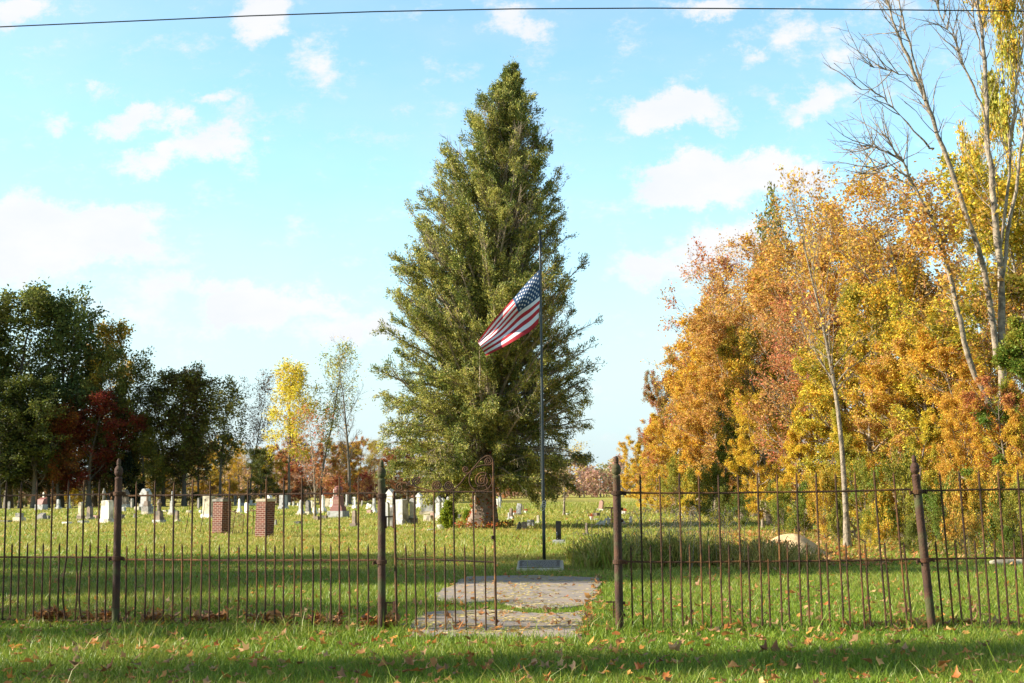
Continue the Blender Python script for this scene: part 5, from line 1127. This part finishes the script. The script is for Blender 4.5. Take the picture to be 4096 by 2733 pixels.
        b = MB(); b.box(0, 0, h * .24, w * .62, w * .52, h * .46, .97); b.box(0, -w * .26, h * .29, w * .40, .02, h * .34); part('die', b, A, .006)
        b = MB(); b.box(0, 0, h * .70, w * .82, w * .68, h * .07, 1.04); b.prism([(-w * .42, h * .77), (w * .42, h * .77), (0, h * .98)], -w * .34, w * .34); b.lathe([(w * .05, h * .93), (w * .06, h * .97), (w * .02, h)], 8); part('pediment', b, A, .004)
    elif kind == 'urn':
        bh = h * .13; b = MB(); b.box(0, 0, -.03, w, w * .9, bh + .03, .97); part('base', b, B_, .01); b = MB(); b.box(0, 0, bh, w * .78, w * .7, h * .11, .97); b.box(0, 0, bh + h * .11 + .001, w * .62, w * .56, h * .26, .86); part('die', b, A, .01)
        z = bh + h * .371; b = MB(); b.lathe([(w * .24, z), (w * .26, z + h * .02), (w * .21, z + h * .04), (w * .19, z + h * .26), (w * .24, z + h * .3), (w * .27, z + h * .34), (w * .22, z + h * .38), (w * .12, z + h * .42), (w * .13, z + h * .46), (w * .03, h)], 12); part('urn', b, A)
    elif kind == 'curved':
        bh = h * .17; b = MB(); b.box(0, 0, -.03, w, d * 2, bh + .03, .98); part('base', b, B_, .01); b = MB(); b.box(0, 0, bh, w * .86, d * 1.6, h * .13, .96); part('plinth', b, A, .006)
        b = MB(); b.box(0, 0, h * .30, w * .66, d * 1.2, h * .38, .97); part('die', b, A, .006)
        b = MB(); ww = w * .82; pr = [(-ww / 2, 0), (ww / 2, 0), (ww / 2, .09), (ww * .40, .12), (ww * .28, .22), (ww * .16, .29), (0, .31), (-ww * .16, .29), (-ww * .28, .22), (-ww * .40, .12), (-ww / 2, .09)]; b.prism([(x, h * .68 + z / .31 * h * .32) for x, z in pr], -d * .75, d * .75); part('pediment', b, A, .006)
    elif kind == 'stacked':
        b = MB(); rough_box(b, w, w * .9, -.03, h * .12 + .03, r, .03, .9); part('base', b, M['cream']); b = MB(); rough_box(b, w * .85, w * .78, h * .12, h * .06, r, .03, .95); rough_box(b, w * .78, w * .7, h * .181, h * .16, r, .012, .97); part('plinth', b, B_)
        b = MB(); b.box(0, 0, h * .345, w * .58, w * .52, h * .22, .74); part('die', b, A, .01); b = MB(); b.lathe([(w * .2, h * .565), (w * .14, h * .6), (w * .11, h * .92), (w * .12, h * .93), (w * .115, h * .97), (w * .02, h)], 12); part('column', b, A)
    elif kind == 'wide':
        bh = h * .24; b = MB(); rough_box(b, w, d * 1.5, -.03, bh + .03, r, .025, .95); part('base', b, B_); b = MB(); ww = w * .82
        b.prism([(x, bh + z * (h - bh)) for x, z in [(-ww * .48, 0), (ww * .48, 0), (ww / 2, .93), (ww * .4, .98), (0, 1), (-ww * .4, .98), (-ww / 2, .93)]], -d * .5, d * .5); part('slab', b, A, .01)
    elif kind == 'ball':
        b = MB(); b.box(0, 0, -.03, w, w * .7, h * .21 + .03, .97); part('base', b, M['granite'], .015)
        b = MB(); b.box(0, 0, h * .21, w * .74, w * .50, h * .13, .97); b.box(0, 0, h * .341, w * .62, w * .42, h * .04, .9); part('plinth', b, M['red'], .01)
        b = MB(); b.box(0, 0, h * .382, w * .52, w * .38, h * .30, .86); part('die', b, M['red'], .008)
        for sx_ in (-1, 1):
            b = MB(); b.box(sx_ * w * .20, -w * .13, h * .682, w * .07, w * .07, h * .045, .7); b.box(sx_ * w * .20, w * .13, h * .682, w * .07, w * .07, h * .045, .7); part('bracket', b, M['pinkg'])
        b = MB(); n = 14; rad = w * .245; b.lathe([(max(.001, rad * math.sin(math.pi * i / n)), h - rad - rad * math.cos(math.pi * i / n)) for i in range(n + 1)], 22); b.build('ball', M['red'], root, smooth=True)
        b = MB(); b.prism([(x, z) for x, z in [(-w * .15, h * .44), (w * .15, h * .44), (w * .15, h * .56), (-w * .15, h * .56)]], -w * .205, -w * .195); part('name_panel', b, M['pinkg'])
        b = MB(); 
        for rw in range(3):
            x = -w * .13
            while x < w * .12: ww = r.uniform(.02, .05); b.box(x + ww / 2, -w * .209, h * (.46 + .033 * rw), ww, .006, h * .016); x += ww + .018
        part('inscription', b, M['red'])
        b = MB(); a = arch(w * .36, h * .56 - h * .40, h * .66 - h * .40); b.prism(shift(a, h * .40), -w * .192, -w * .186); part('arch_panel', b, M['red'])
    elif kind == 'wedge':
        b = MB(); b.prism([(-w / 2, -.03), (w / 2, -.03), (w * .45, h * .7), (w * .28, h * .97), (w * .05, h), (-w * .2, h * .6)], -d / 2, d / 2); part('slab', b, A, .02)
    elif kind == 'black_post':
        b = MB(); b.box(0, 0, -.03, w, w * .75, h * .16 + .03, .98); part('base', b, M['granite'], .01); b = MB(); b.box(-w * .02, 0, h * .16, w * .44, w * .26, h * .84); part('slab', b, M['blackg'], .006)
        b = MB(); b.lathe([(w * .06, h * .16), (w * .06, h * .2), (w * .03, h * .22), (w * .1, h * .28), (w * .11, h * .42), (w * .06, h * .48), (w * .09, h * .53)], 12, cx=-w * .08, cy=-w * .26); b.build('vase', M['blackg'], root, smooth=True)
    return root

S = stone
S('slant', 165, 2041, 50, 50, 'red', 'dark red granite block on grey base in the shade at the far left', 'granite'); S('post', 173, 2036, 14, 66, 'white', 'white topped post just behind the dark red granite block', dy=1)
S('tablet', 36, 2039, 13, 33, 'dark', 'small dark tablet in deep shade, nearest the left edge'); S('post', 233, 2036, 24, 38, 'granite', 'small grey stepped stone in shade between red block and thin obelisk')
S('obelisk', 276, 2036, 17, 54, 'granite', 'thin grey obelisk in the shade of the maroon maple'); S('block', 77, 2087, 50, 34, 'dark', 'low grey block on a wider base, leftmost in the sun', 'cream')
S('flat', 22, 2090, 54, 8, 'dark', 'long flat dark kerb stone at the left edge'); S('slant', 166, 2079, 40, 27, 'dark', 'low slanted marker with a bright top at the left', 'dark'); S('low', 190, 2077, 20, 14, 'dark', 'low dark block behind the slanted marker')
S('flat', 268, 2096, 34, 8, 'white', 'white flat slab sunk in the grass, left one of two'); S('flat', 333, 2092, 42, 9, 'granite', 'grey flat slab sunk in the grass, right one of two')
S('arch_base', 323, 2080, 30, 70, 'cream', 'tan round arched stone on a block left of the large white stone', 'brown', dscale=.6); S('peak', 359, 2079, 34, 53, 'brown', 'brown pointed tablet on a pale base left of the large white stone', 'cream', dscale=.6); S('low', 383, 2078, 20, 16, 'pinkg', 'small pinkish block behind the large white stone')
S('urn', 414, 2066, 30, 112, 'dark', 'tall dark grey monument with urn rising behind the large white stone'); S('rough', 428, 2092, 60, 88, 'white', 'large white rough hewn stone left of the first fence post', dscale=.5)
S('curved', 500, 2030, 46, 70, 'brown', 'brown stone with curved top right of the first fence post', 'granite', dscale=.3); S('tablet', 528, 2032, 16, 37, 'dark', 'thin dark rounded tablet left of the big grey pedimented stone', rz=-50, dscale=.5)
S('low', 493, 2047, 20, 18, 'granite', 'grey block low beside the first fence post'); S('curved', 582, 2041, 58, 85, 'granite', 'big grey monument with curved pediment', 'granite', dscale=.35)
S('stacked', 588, 2058, 46, 92, 'brown', 'weathered brown column monument in front of the grey pedimented one', 'dark'); S('low', 551, 2044, 26, 17, 'cream', 'pale block left of the weathered column monument')
S('low', 491, 2078, 9, 20, 'dark', 'small footstone nearer the first fence post', rz=-40, dscale=.8); S('low', 541, 2074, 9, 19, 'dark', 'small footstone left of the urn topped stone', rz=-40, dscale=.8)
S('urn', 636, 2092, 46, 93, 'brown', 'grey brown urn topped monument on a stepped base', 'granite'); S('round_obelisk', 688, 2062, 31, 96, 'granite', 'tall slim rounded obelisk between pedimented stone and leaning rods', 'cream')
S('post', 708, 2088, 28, 45, 'brown', 'short brown post stone in front of the rounded obelisk', 'cream'); S('low', 661, 2049, 20, 8, 'cream', 'very low pale block left of the rounded obelisk'); S('low', 757, 2054, 25, 12, 'cream', 'low rough stone between the leaning rods')
S('tablet', 795, 2036, 13, 44, 'dark', 'narrow dark rounded tablet left of the cream stone', rz=-50, dscale=.6); S('square', 809, 2022, 15, 34, 'granite', 'bluish grey tablet behind the cream stone'); S('rough', 835, 2072, 60, 90, 'cream', 'large cream coloured stone left of the brick pillar', 'white', dscale=.6)
S('low', 802, 2053, 12, 12, 'white', 'tiny white block left of the cream stone'); S('tablet', 941, 2023, 13, 45, 'dark', 'narrow dark slab between the brick pillars, far row', rz=-45, dscale=.6); S('peak', 969, 2022, 24, 46, 'brown', 'reddish stone on grey base behind the wire gate', 'granite', dscale=.5)
S('obelisk', 957, 2052, 22, 58, 'white', 'small white obelisk behind the wire gate'); S('tablet', 987, 2053, 20, 42, 'white', 'white rounded tablet left of the right brick pillar', rz=-35, dscale=.5); S('square', 1003, 2021, 14, 21, 'white', 'small white leaning tablet behind the wire gate', lean=.12); S('flat', 1022, 2022, 22, 9, 'white', 'white slab lying left of the right brick pillar')
S('pedestal', 1076, 2038, 30, 62, 'white', 'white pedestal peeking over the right brick pillar'); S('tablet', 1105, 2006, 9, 15, 'dark', 'tiny dark stone right behind the right brick pillar')
S('rough', 1133, 2037, 39, 56, 'granite', 'grey rough sided stone right of the brick pillars', dscale=.5)
for x, h in ((1158, 14), (1174, 18), (1192, 12)): S('low', x, 2024, 5, h, 'white', 'one of three little white posts before the red thicket', dscale=1, name='marker_post', group='three little white posts')
S('wedge', 1102, 2102, 14, 24, 'dark', 'small grey wedge at the foot of the right brick pillar'); S('low', 1191, 2096, 27, 10, 'dark', 'low dark rock in the grass between the brick pillar and brown block')
S('obelisk', 1204, 2061, 36, 61, 'granite', 'grey obelisk on a cream block, left of the rough grey tablet', 'cream'); S('peak', 1233, 2060, 30, 58, 'dark', 'rough grey tablet on a cream block', 'cream', dscale=.6)
S('urn', 1259, 2057, 25, 52, 'white', 'slim white stone with draped top in front of the pink tree'); S('tablet', 1246, 2037, 14, 34, 'cream', 'tan tablet behind the slim pale tree trunk')
S('obelisk', 1290, 2053, 36, 73, 'white', 'tall white square shaft left of the ball monument', 'cream'); S('square', 1311, 2030, 26, 36, 'cream', 'leaning cream slab left of the ball monument', lean=.1); S('post', 1325, 2030, 16, 36, 'white', 'white post leaning by the cream slab behind the ball monument')
S('round_obelisk', 1337, 2036, 30, 80, 'white', 'white column just behind the ball monument'); S('ball', 1353, 2071, 82, 126, 'red', 'red granite monument topped by a large polished ball', dscale=.5, rz=-24)
S('obelisk', 1386, 2026, 14, 53, 'granite', 'thin grey obelisk right of the ball monument'); S('flat', 1398, 2029, 26, 5, 'white', 'white slab lying right of the ball monument'); S('square', 1416, 2035, 16, 47, 'white', 'white tablet on a white base between ball monument and gate post'); S('low', 1418, 2036, 22, 14, 'white', 'white base block in front of the white tablet')
S('square', 1446, 2027, 10, 26, 'dark', 'dark slab leaning right beside the red bush', lean=.3, rz=-50); S('post', 1418, 2107, 34, 64, 'brown', 'brown post stone with a dark side block left of the gate post', 'brown')
S('low', 1265, 2081, 28, 15, 'brown', 'low brown block in front of the ball monument, left one'); S('low', 1298, 2077, 26, 14, 'brown', 'low brown block nearest the ball monument'); S('square', 1473, 2036, 24, 22, 'white', 'white tablet tilted beside the stepped grey shaft', lean=.35)
S('obelisk', 1496, 2052, 26, 70, 'granite', 'grey shaft on a stepped white base left of the gate post', 'white'); S('low', 1478, 2053, 24, 13, 'pinkg', 'low pink block left of the stepped white base')
S('tablet', 1548, 2110, 22, 100, 'granite', 'grey slab seen between gate post and gate leaf, left one', rz=-35, dscale=.6); S('square', 1566, 2109, 22, 82, 'dark', 'darker slab seen through the gate hinge side'); S('pedestal', 1563, 2052, 48, 96, 'white', 'tall white monument with gabled top behind the gate hinge', dscale=.6)
S('rough', 1605, 2098, 62, 98, 'granite', 'large grey stone with a shaded olive side behind the gate', dscale=.85, rz=-35); S('arch_base', 1651, 2097, 40, 102, 'granite', 'grey stone with arched panel on a rough base behind the gate', 'brown', dscale=.55, rz=-12)
S('pedestal', 1677, 2031, 30, 60, 'white', 'white gabled monument left of the lettered stone'); 
iw = S('wide', 1709, 2062, 66, 68, 'granite', 'wide grey stone with raised family name, seen through the gate', 'cream', dscale=.3, rz=-8)
s_ = iw.location.y / F
b = MB(); w_l = 28 * s_; hh_ = 68 * s_; b.box(0, -.245, hh_ * .82, w_l, .01, hh_ * .13); pn = b.build('name_panel', M['white_panel'], iw)
LETTER = True
cu = bpy.data.curves.new('lettering', 'FONT'); cu.body = 'DOLL'; cu.size = hh_ * .16; cu.align_x = 'CENTER'; cu.extrude = .004; lt = bpy.data.objects.new('lettering', cu); COL.objects.link(lt); lt.parent = pn; lt.location = (0, -.256, hh_ * .828); lt.rotation_euler = (math.pi / 2, 0, 0)
bpy.context.view_layer.update(); lm = bpy.data.meshes.new_from_object(lt.evaluated_get(bpy.context.evaluated_depsgraph_get())); lm.materials.clear(); lm.materials.append(M['letters']); l2 = link('letters', lm, pn); l2.location = lt.location; l2.rotation_euler = lt.rotation_euler; bpy.data.objects.remove(lt)
S('pedestal', 1755, 2076, 34, 92, 'granite', 'tall grey roofed stone right of the lettered stone', dscale=.6); S('low', 1713, 2086, 38, 24, 'cream', 'tan block in front of the lettered stone'); S('low', 1731, 2074, 20, 22, 'pinkg', 'pink rock by the tan block'); S('low', 1755, 2090, 24, 28, 'cream', 'tan block beside the juniper')
S('pedestal', 1771, 2036, 18, 45, 'white', 'small white gabled stone left of the juniper tip'); S('tablet', 1793, 2040, 15, 52, 'granite', 'grey round topped stone behind the juniper'); S('low', 1834, 2073, 22, 14, 'dark', 'small dark block between juniper and conifer trunk')
S('post', 1989, 2036, 22, 40, 'white', 'left one of the two white shafts right of the conifer'); S('post', 1999, 2035, 20, 47, 'granite', 'right one of the two white shafts right of the conifer')
S('arch_base', 2045, 2078, 22, 44, 'brown', 'rounded tan tablet on a white base right of the conifer', 'white', dscale=.6); S('post', 2035, 2079, 14, 28, 'granite', 'short grey post behind the rounded tan tablet')
S('rough', 2074, 2062, 27, 47, 'granite', 'blue grey stone leaning over the red flowers', 'dark', lean=.12, dscale=.4); S('post', 2093, 2055, 8, 33, 'brown', 'thin amber post right of the leaning blue grey stone')
S('wedge', 2075, 2123, 26, 36, 'blackg', 'black triangular rough stone, front of the short row', dscale=.5, rz=-10); S('square', 2097, 2114, 22, 29, 'brown', 'brownish rough stone, second of the short row', dscale=.6, rz=-35); S('square', 2117, 2105, 18, 27, 'granite', 'grey rough stone, third of the short row', dscale=.6, rz=-35); S('square', 2130, 2104, 14, 27, 'granite', 'grey stone at the back of the short row', dscale=.8, rz=-35)
S('post', 2153, 2093, 22, 31, 'cream', 'tan tablet on grey base left of the flagpole', 'granite'); S('black_post', 2236, 2174, 52, 88, 'blackg', 'polished black upright stone with vase right of the flagpole', rz=-12)
S('post', 2347, 2142, 18, 50, 'brown', 'small brown post stone left of the right gate post', 'dark'); S('low', 2337, 2143, 9, 10, 'brown', 'small brown lump left of the brown post stone'); S('flat', 2371, 2142, 12, 3, 'white', 'tiny white plate in the grass by the brown post stone')
S('peak', 2402, 2045, 30, 44, 'pinkg', 'pink tablet leaning on a white block near the field edge', 'white', lean=.16, dscale=.5); S('low', 2387, 2065, 20, 13, 'brown', 'brown boulder below the pink tablet', dscale=1); S('flat', 2388, 2081, 18, 6, 'granite', 'small grey slab below the brown boulder')
S('flat', 2266, 2060, 20, 6, 'white', 'white slab at the foot of the small bare tree'); S('square', 2726, 2062, 6, 22, 'white', 'white marker at the foot of the wood'); S('low', 2494, 2057, 16, 12, 'granite', 'grey stone with red flowers right of the gate post')

# ---- small things among the stones
def flowers(px, py, label, col='red_petal', pot=True):
    g0 = G(px, py); root = empty('flower_pot', g0); tag(root, label, 'flowers', 'red flowers on the graves'); b = MB(); b.lathe([(.05, 0), (.09, .1), (.10, .16), (.08, .17)], 10); b.build('pot', M['planter'], root)
    r = np.random.default_rng(int(px)); pos = np.stack([r.normal(0, .06, 60), r.normal(0, .06, 60), .23 + r.normal(0, .035, 60)], 1); lv, lf = leaf_arrays(pos, .05, r, narrow=.9); link('blossoms', np_mesh('blossoms', lv, [lf], M['pebble']), root)
flowers(2104, 2055, 'red flowers in a white pot beside the thin amber post'); flowers(2500, 2058, 'red flowers by the grey stone right of the gate post'); flowers(2366, 2081, 'low red flowers left of the small grey slab'); flowers(2058, 2063, 'dark red flowers left of the leaning blue grey stone')
g0 = G(1764, 2119); root = empty('white_planter', g0); tag(root, 'white scalloped planter bowl in front of the juniper', 'planter'); b = MB(); rw = .13
b.lathe([(rw * .6, 0), (rw * .75, .02), (rw * 1.0, .09), (rw * 1.12, .17), (rw * 1.15, .18), (rw * 1.0, .185), (rw * .9, .14)], 16); b.build('bowl', M['planter'], root)
b = MB(); 
for k in range(16): a = 2 * math.pi * k / 16; b.tube([(rw * .75 * math.cos(a), rw * .75 * math.sin(a), .02), (rw * 1.04 * math.cos(a), rw * 1.04 * math.sin(a), .09), (rw * 1.14 * math.cos(a), rw * 1.14 * math.sin(a), .17)], .008, 4)
b.build('ribs', M['planter'], root)
b = MB(); b.box(0, 0, -.01, .28, .12, .06, .96); o = b.build('white_block', M['planter'], bevel=.01); o.location = G(1724, 2122); o.rotation_euler = (0, R(-6), R(10)); tag(o, 'white block lying left of the white planter', 'block')
# white lamb statues and toy fence
def animal(px, py, sc, label, rz, sit=False):
    g0 = G(px, py); root = empty('animal_statue', g0, rz); tag(root, label, 'statue', 'white garden animals among the graves')
    bm = bpy.data.meshes.new('body'); 
    vs = [(-.18, 0, .14), (-.05, 0, .15), (.08, 0, .16), (.15, 0, .26), (.17, 0, .36), (.25, 0, .37), (-.16, .06, .03), (-.16, -.06, .03), (.08, .06, .03), (.08, -.06, .03), (.15, .05, .40), (.15, -.05, .40)]
    es = [(0, 1), (1, 2), (2, 3), (3, 4), (4, 5), (0, 6), (0, 7), (2, 8), (2, 9), (4, 10), (4, 11)]; rd = [.09, .10, .09, .055, .055, .03, .035, .035, .03, .03, .015, .015]
    bm.from_pydata([tuple(c * sc for c in v) for v in vs], es, []); o = bpy.data.objects.new('body', bm); COL.objects.link(o); o.parent = root; sk = o.modifiers.new('skin', 'SKIN'); 
    for v, q in zip(bm.skin_vertices[0].data if bm.skin_vertices else [], rd): v.radius = (q * sc, q * sc)
    o.modifiers.new('subsurf', 'SUBSURF').levels = 1; bm.materials.append(M['planter']); return o
animal(2393, 2103, .55, 'white lamb figure lying left of the right gate post', .3); animal(2410, 2104, .75, 'white swan like figure beside the lamb figure', -.2); animal(2436, 2096, .6, 'white figure on the left end of the toy crib', 1.0); animal(2493, 2097, .6, 'white figure on the crib right of the gate post', 2.0)
g0 = G(2480, 2098); root = empty('grave_crib', g0); tag(root, 'small wire crib fence with white corner posts on a grave', 'crib'); w = 90 / F * g0.y; b = MB()
for x in np.linspace(-w / 2, w / 2, 12): b.tube([(x, 0, 0), (x, 0, .22)], .006, 4); b.tube([(x, .5, 0), (x, .5, .22)], .006, 4)
for y_ in (0, .5):
    for z in (.05, .2): b.tube([(-w / 2, y_, z), (w / 2, y_, z)], .007, 4)
b.build('wires', M['rust'], root)
for sx_ in (-1, 1):
    for y_ in (0, .5): c = MB(); c.lathe([(.035, 0), (.03, .2), (.04, .22), (.02, .27), (.03, .30), (.005, .33)], 8, cx=sx_ * w / 2, cy=y_); c.build('corner_post', M['planter'], root)

# sand pile and white log
def mound():
    c = G(3175, 2230); s = c.y / F; rx, h = 135 * s, 92 * s; n = 26; r = np.random.default_rng(6); V = []; 
    ph = r.uniform(0, 6.28, 8)
    for j in range(n):
        q = j / (n - 1)
        for k in range(48):
            a = 2 * math.pi * k / 48; e = 1 + .12 * math.sin(a * 2 + ph[0]) + .07 * math.sin(a * 5 + ph[1]); rr_ = rx * (1 - q) * e * 1.35
            z = h * (math.sin(q * math.pi / 2) ** 1.5) + (.02 * math.sin(a * 7 + q * 20) * (1 - q)); V.append((rr_ * math.cos(a) + .15 * q, rr_ * .8 * math.sin(a), z - .02))
    k = np.arange(48); i = (np.arange(n - 1) * 48)[:, None]; Fq = np.stack([i + k, i + (k + 1) % 48, i + 48 + (k + 1) % 48, i + 48 + k], -1).reshape(-1, 4)
    o = link('sand_pile', np_mesh('sand_pile', V, [Fq], M['sand'], smooth=True)); o.location = (c.x, c.y + .8, 0); tag(o, 'pale sandy soil pile at the edge of the wood', 'sand pile'); return c, rx, h
mc, mrx, mh = mound()
lg = G(4040, 2262); b = MB(); r_ = random.Random(3)
pts = [(-.45 + .12 * i, 0 + r_.uniform(-.02, .02), .09 + r_.uniform(-.01, .02)) for i in range(9)]; b.tube([(x * .8, y, z * .6) for x, y, z in pts], [.03, .05, .06, .055, .065, .055, .06, .05, .03], 9); o = b.build('white_log', M['cream'], smooth=True); o.location = lg; tag(o, 'short pale weathered log lying at the wood edge on the right', 'log')

# ------------------------------------------------------------------ fallen leaves
def leaf_shape(r, lobes=5):
    n = lobes * 2; pts = []
    for k in range(n):
        a = 2 * np.pi * k / n; rad = (1.0 if k % 2 == 0 else .6) * r.uniform(.6, 1.15); pts.append((rad * np.cos(a), rad * np.sin(a), 0))
    pts = np.array(pts); pts[:, 0] *= r.uniform(.6, 1.0); cu = r.uniform(.3, 1.0); ax = r.uniform(0, np.pi); d = pts[:, 0] * np.cos(ax) + pts[:, 1] * np.sin(ax); pts[:, 2] = cu * d * d + r.uniform(-.2, .2, n)
    return pts
def litter(name, xs, ys, sizes, zs, seed, label):
    r = np.random.default_rng(seed); n = len(xs); shp = [leaf_shape(r) for _ in range(24)]; V = np.zeros((n, 11, 3)); 
    for i in range(n):
        p = shp[i % 24] * sizes[i]; a = r.uniform(0, 6.28); t = r.normal(0, .45); ca, sa = math.cos(a), math.sin(a); ct, st = math.cos(t), math.sin(t)
        q = np.concatenate([[[0, 0, 0]], p]); y = q[:, 1] * ct - q[:, 2] * st; z = q[:, 1] * st + q[:, 2] * ct; x = q[:, 0]
        V[i, :, 0] = xs[i] + x * ca - y * sa; V[i, :, 1] = ys[i] + x * sa + y * ca; V[i, :, 2] = zs[i] + z - z.min() * .5
    k = np.arange(10); tri = np.stack([np.zeros(10, int), 1 + k, 1 + (k + 1) % 10], 1)
    F_ = (np.arange(n)[:, None, None] * 11 + tri[None]).reshape(-1, 3)
    return tag(link(name, np_mesh(name, V.reshape(-1, 3), [F_], M['litter'], {'rnd': np.repeat(r.random(n), 10)})), label, 'fallen leaves', kind='stuff')
r = np.random.default_rng(15)
X = []; Y = []; S_ = []; Z = []
def addl(x, y, s, z): X.extend(x); Y.extend(y); S_.extend(s); Z.extend(z)
n = 1500; y = 8.8 + (r.random(n) ** 1.0) * 8; x = r.uniform(-.4, .4, n) * y; addl(x, y, r.uniform(.028, .068, n), r.uniform(.025, .075, n))
n = 1100; y = 17 + r.random(n) * 16; x = r.uniform(-.4, .4, n) * y; addl(x, y, r.uniform(.03, .06, n), r.uniform(.01, .05, n))
n = 1400; y = 33 + r.random(n) * 50; x = r.uniform(-.4, .4, n) * y; addl(x, y, r.uniform(.05, .10, n), np.full(n, .02))
# drift along the foot of the left fence
n = 1100; t = r.random(n) ** 1.1; t = t[(np.sin(t * 41) + .6 * np.sin(t * 97 + 1)) > r.uniform(-1.1, .9, n)]; n = len(t); px_ = P1.x - 1.0 + t * (P2.x - P1.x + 1.2); py_ = P1.y + (px_ - P1.x) * LD.y / LD.x + np.abs(r.normal(0, .12, n)) + .02; addl(px_, py_, r.uniform(.045, .095, n), r.random(n) * .17 * np.clip(1 - (py_ - P1.y - (px_ - P1.x) * LD.y / LD.x) * 2.2, .1, 1))
n = 70; px_ = r.uniform(P4.x - .7, P4.x + .9, n); addl(px_, P4.y + r.uniform(.0, .4, n), r.uniform(.05, .085, n), r.random(n) * .08)
# on and around the slabs
n = 46; px_, py_ = [], []
for k in range(n): p = G(r.uniform(1800, 2380), r.uniform(2312, 2540)); px_.append(p.x); py_.append(p.y)
addl(px_, py_, r.uniform(.03, .055, n), np.full(n, .03))
n = 60; px_, py_ = [], []
for k in range(n):
    q = r.random(); p = G(2395 - 60 * q + r.normal(0, 14), 2320 + 225 * q); px_.append(p.x); py_.append(p.y)
addl(px_, py_, r.uniform(.04, .07, n), r.uniform(.02, .08, n))
# leaf covered ground before the wood and the sand pile
n = 3000; y = r.uniform(24, 44, n); x = mc.x + (y - mc.y) * .12 + r.normal(.6, 1.5, n); addl(x, y, r.uniform(.04, .075, n), np.full(n, .03))
n = 900; a = r.uniform(0, 6.28, n); q = r.random(n) ** .6; hx = mrx * 1.2 * q * np.cos(a); hy = mrx * .9 * q * np.sin(a); addl(mc.x + hx, mc.y + .8 + hy, r.uniform(.035, .06, n), mh * np.sin((1 - q) * np.pi / 2) ** 1.5 * (q > .45) * .92 + .02)
litter('leaf_litter', X, Y, S_, Z, 3, 'scattered dry orange and brown leaves over the lawn')
# dry clippings swept over the slabs
def straw():
    r = np.random.default_rng(44); xs = []; ys = []
    for k in range(5200):
        p = G(r.uniform(1650, 2400), 2312 + 232 * r.random()); xs.append(p.x); ys.append(p.y)
    xs = np.array(xs); ys = np.array(ys); c = np.sin(xs * 4 + np.sin(ys * 3) * 2) * np.sin(ys * 2.6 + 1) + r.normal(0, .45, len(xs)); k = (inside(SLAB_A, xs, ys) | inside(SLAB_B, xs, ys)) & (c > .05); xs, ys = xs[k], ys[k]; n = len(xs)
    a = r.normal(0, .7, n); l = r.uniform(.02, .07, n); w = .0014; dx = np.cos(a) * l; dy = np.sin(a) * l; z = np.full(n, .027)
    V = np.stack([np.stack([xs, ys - w, z], 1), np.stack([xs + dx, ys + dy - w, z + .004], 1), np.stack([xs + dx, ys + dy + w, z + .008], 1), np.stack([xs, ys + w, z + .004], 1)], 1).reshape(-1, 3)
    tag(link('dry_clippings', np_mesh('dry_clippings', V, [np.arange(n)[:, None] * 4 + np.array([[0, 1, 2, 3]])], M['blade'], {'rnd': r.random(n), 'dry': np.ones(n)})), 'dry grass clippings swept across the concrete slabs', 'clippings', kind='stuff')
straw()
# the biggest single leaves near the camera and by the fence
protos = []
for k in range(5):
    rr2 = np.random.default_rng(90 + k); p = leaf_shape(rr2); V = np.concatenate([[[0, 0, 0]], p]); kk = np.arange(10)
    me = np_mesh('maple_leaf', V, [np.stack([np.zeros(10, int), 1 + kk, 1 + (kk + 1) % 10], 1)], M['litter'], {'rnd': np.full(10, k * .13)}); protos.append(me)
BIG = [(545, 2540), (620, 2630), (770, 2650), (980, 2640), (1120, 2650), (300, 2700), (110, 2690), (200, 2710), (430, 2720), (540, 2700), (860, 2720), (1250, 2600), (1420, 2660), (1640, 2690), (1560, 2700), (1740, 2610), (1530, 2600), (1690, 2555), (1830, 2550), (2230, 2650), (2380, 2640), (2480, 2610), (2640, 2690), (2700, 2640), (2740, 2570), (2850, 2560), (2910, 2575), (3010, 2580), (2460, 2650), (2060, 2560), (1140, 2540),
       (2710, 2455), (2830, 2490), (2790, 2365), (2800, 2330), (3170, 2400), (3150, 2395), (3200, 2410), (3630, 2480), (3760, 2500), (3560, 2520), (3380, 2530), (3480, 2470), (3900, 2480), (3940, 2620), (3620, 2640), (3470, 2690), (3250, 2620), (3060, 2640), (3340, 2600), (1890, 2610), (1700, 2720), (2250, 2720), (2560, 2720), (2930, 2710), (3180, 2560), (3780, 2700), (4020, 2560), (700, 2570), (380, 2610)]
for i, (px, py) in enumerate(BIG):
    p = G(px, py); o = link('fallen_leaf', protos[i % 5]); s = random.uniform(.055, .085) * (1.5 if (px, py) == (3170, 2400) else 1); o.scale = (s, s, s); o.location = (p.x, p.y, .085); o.rotation_euler = (random.uniform(-.5, .5), random.uniform(-.5, .5), random.uniform(0, 6)); tag(o, 'large dry maple leaf lying loose on the foreground grass', 'leaf', 'large dry leaves on the grass near the fence')
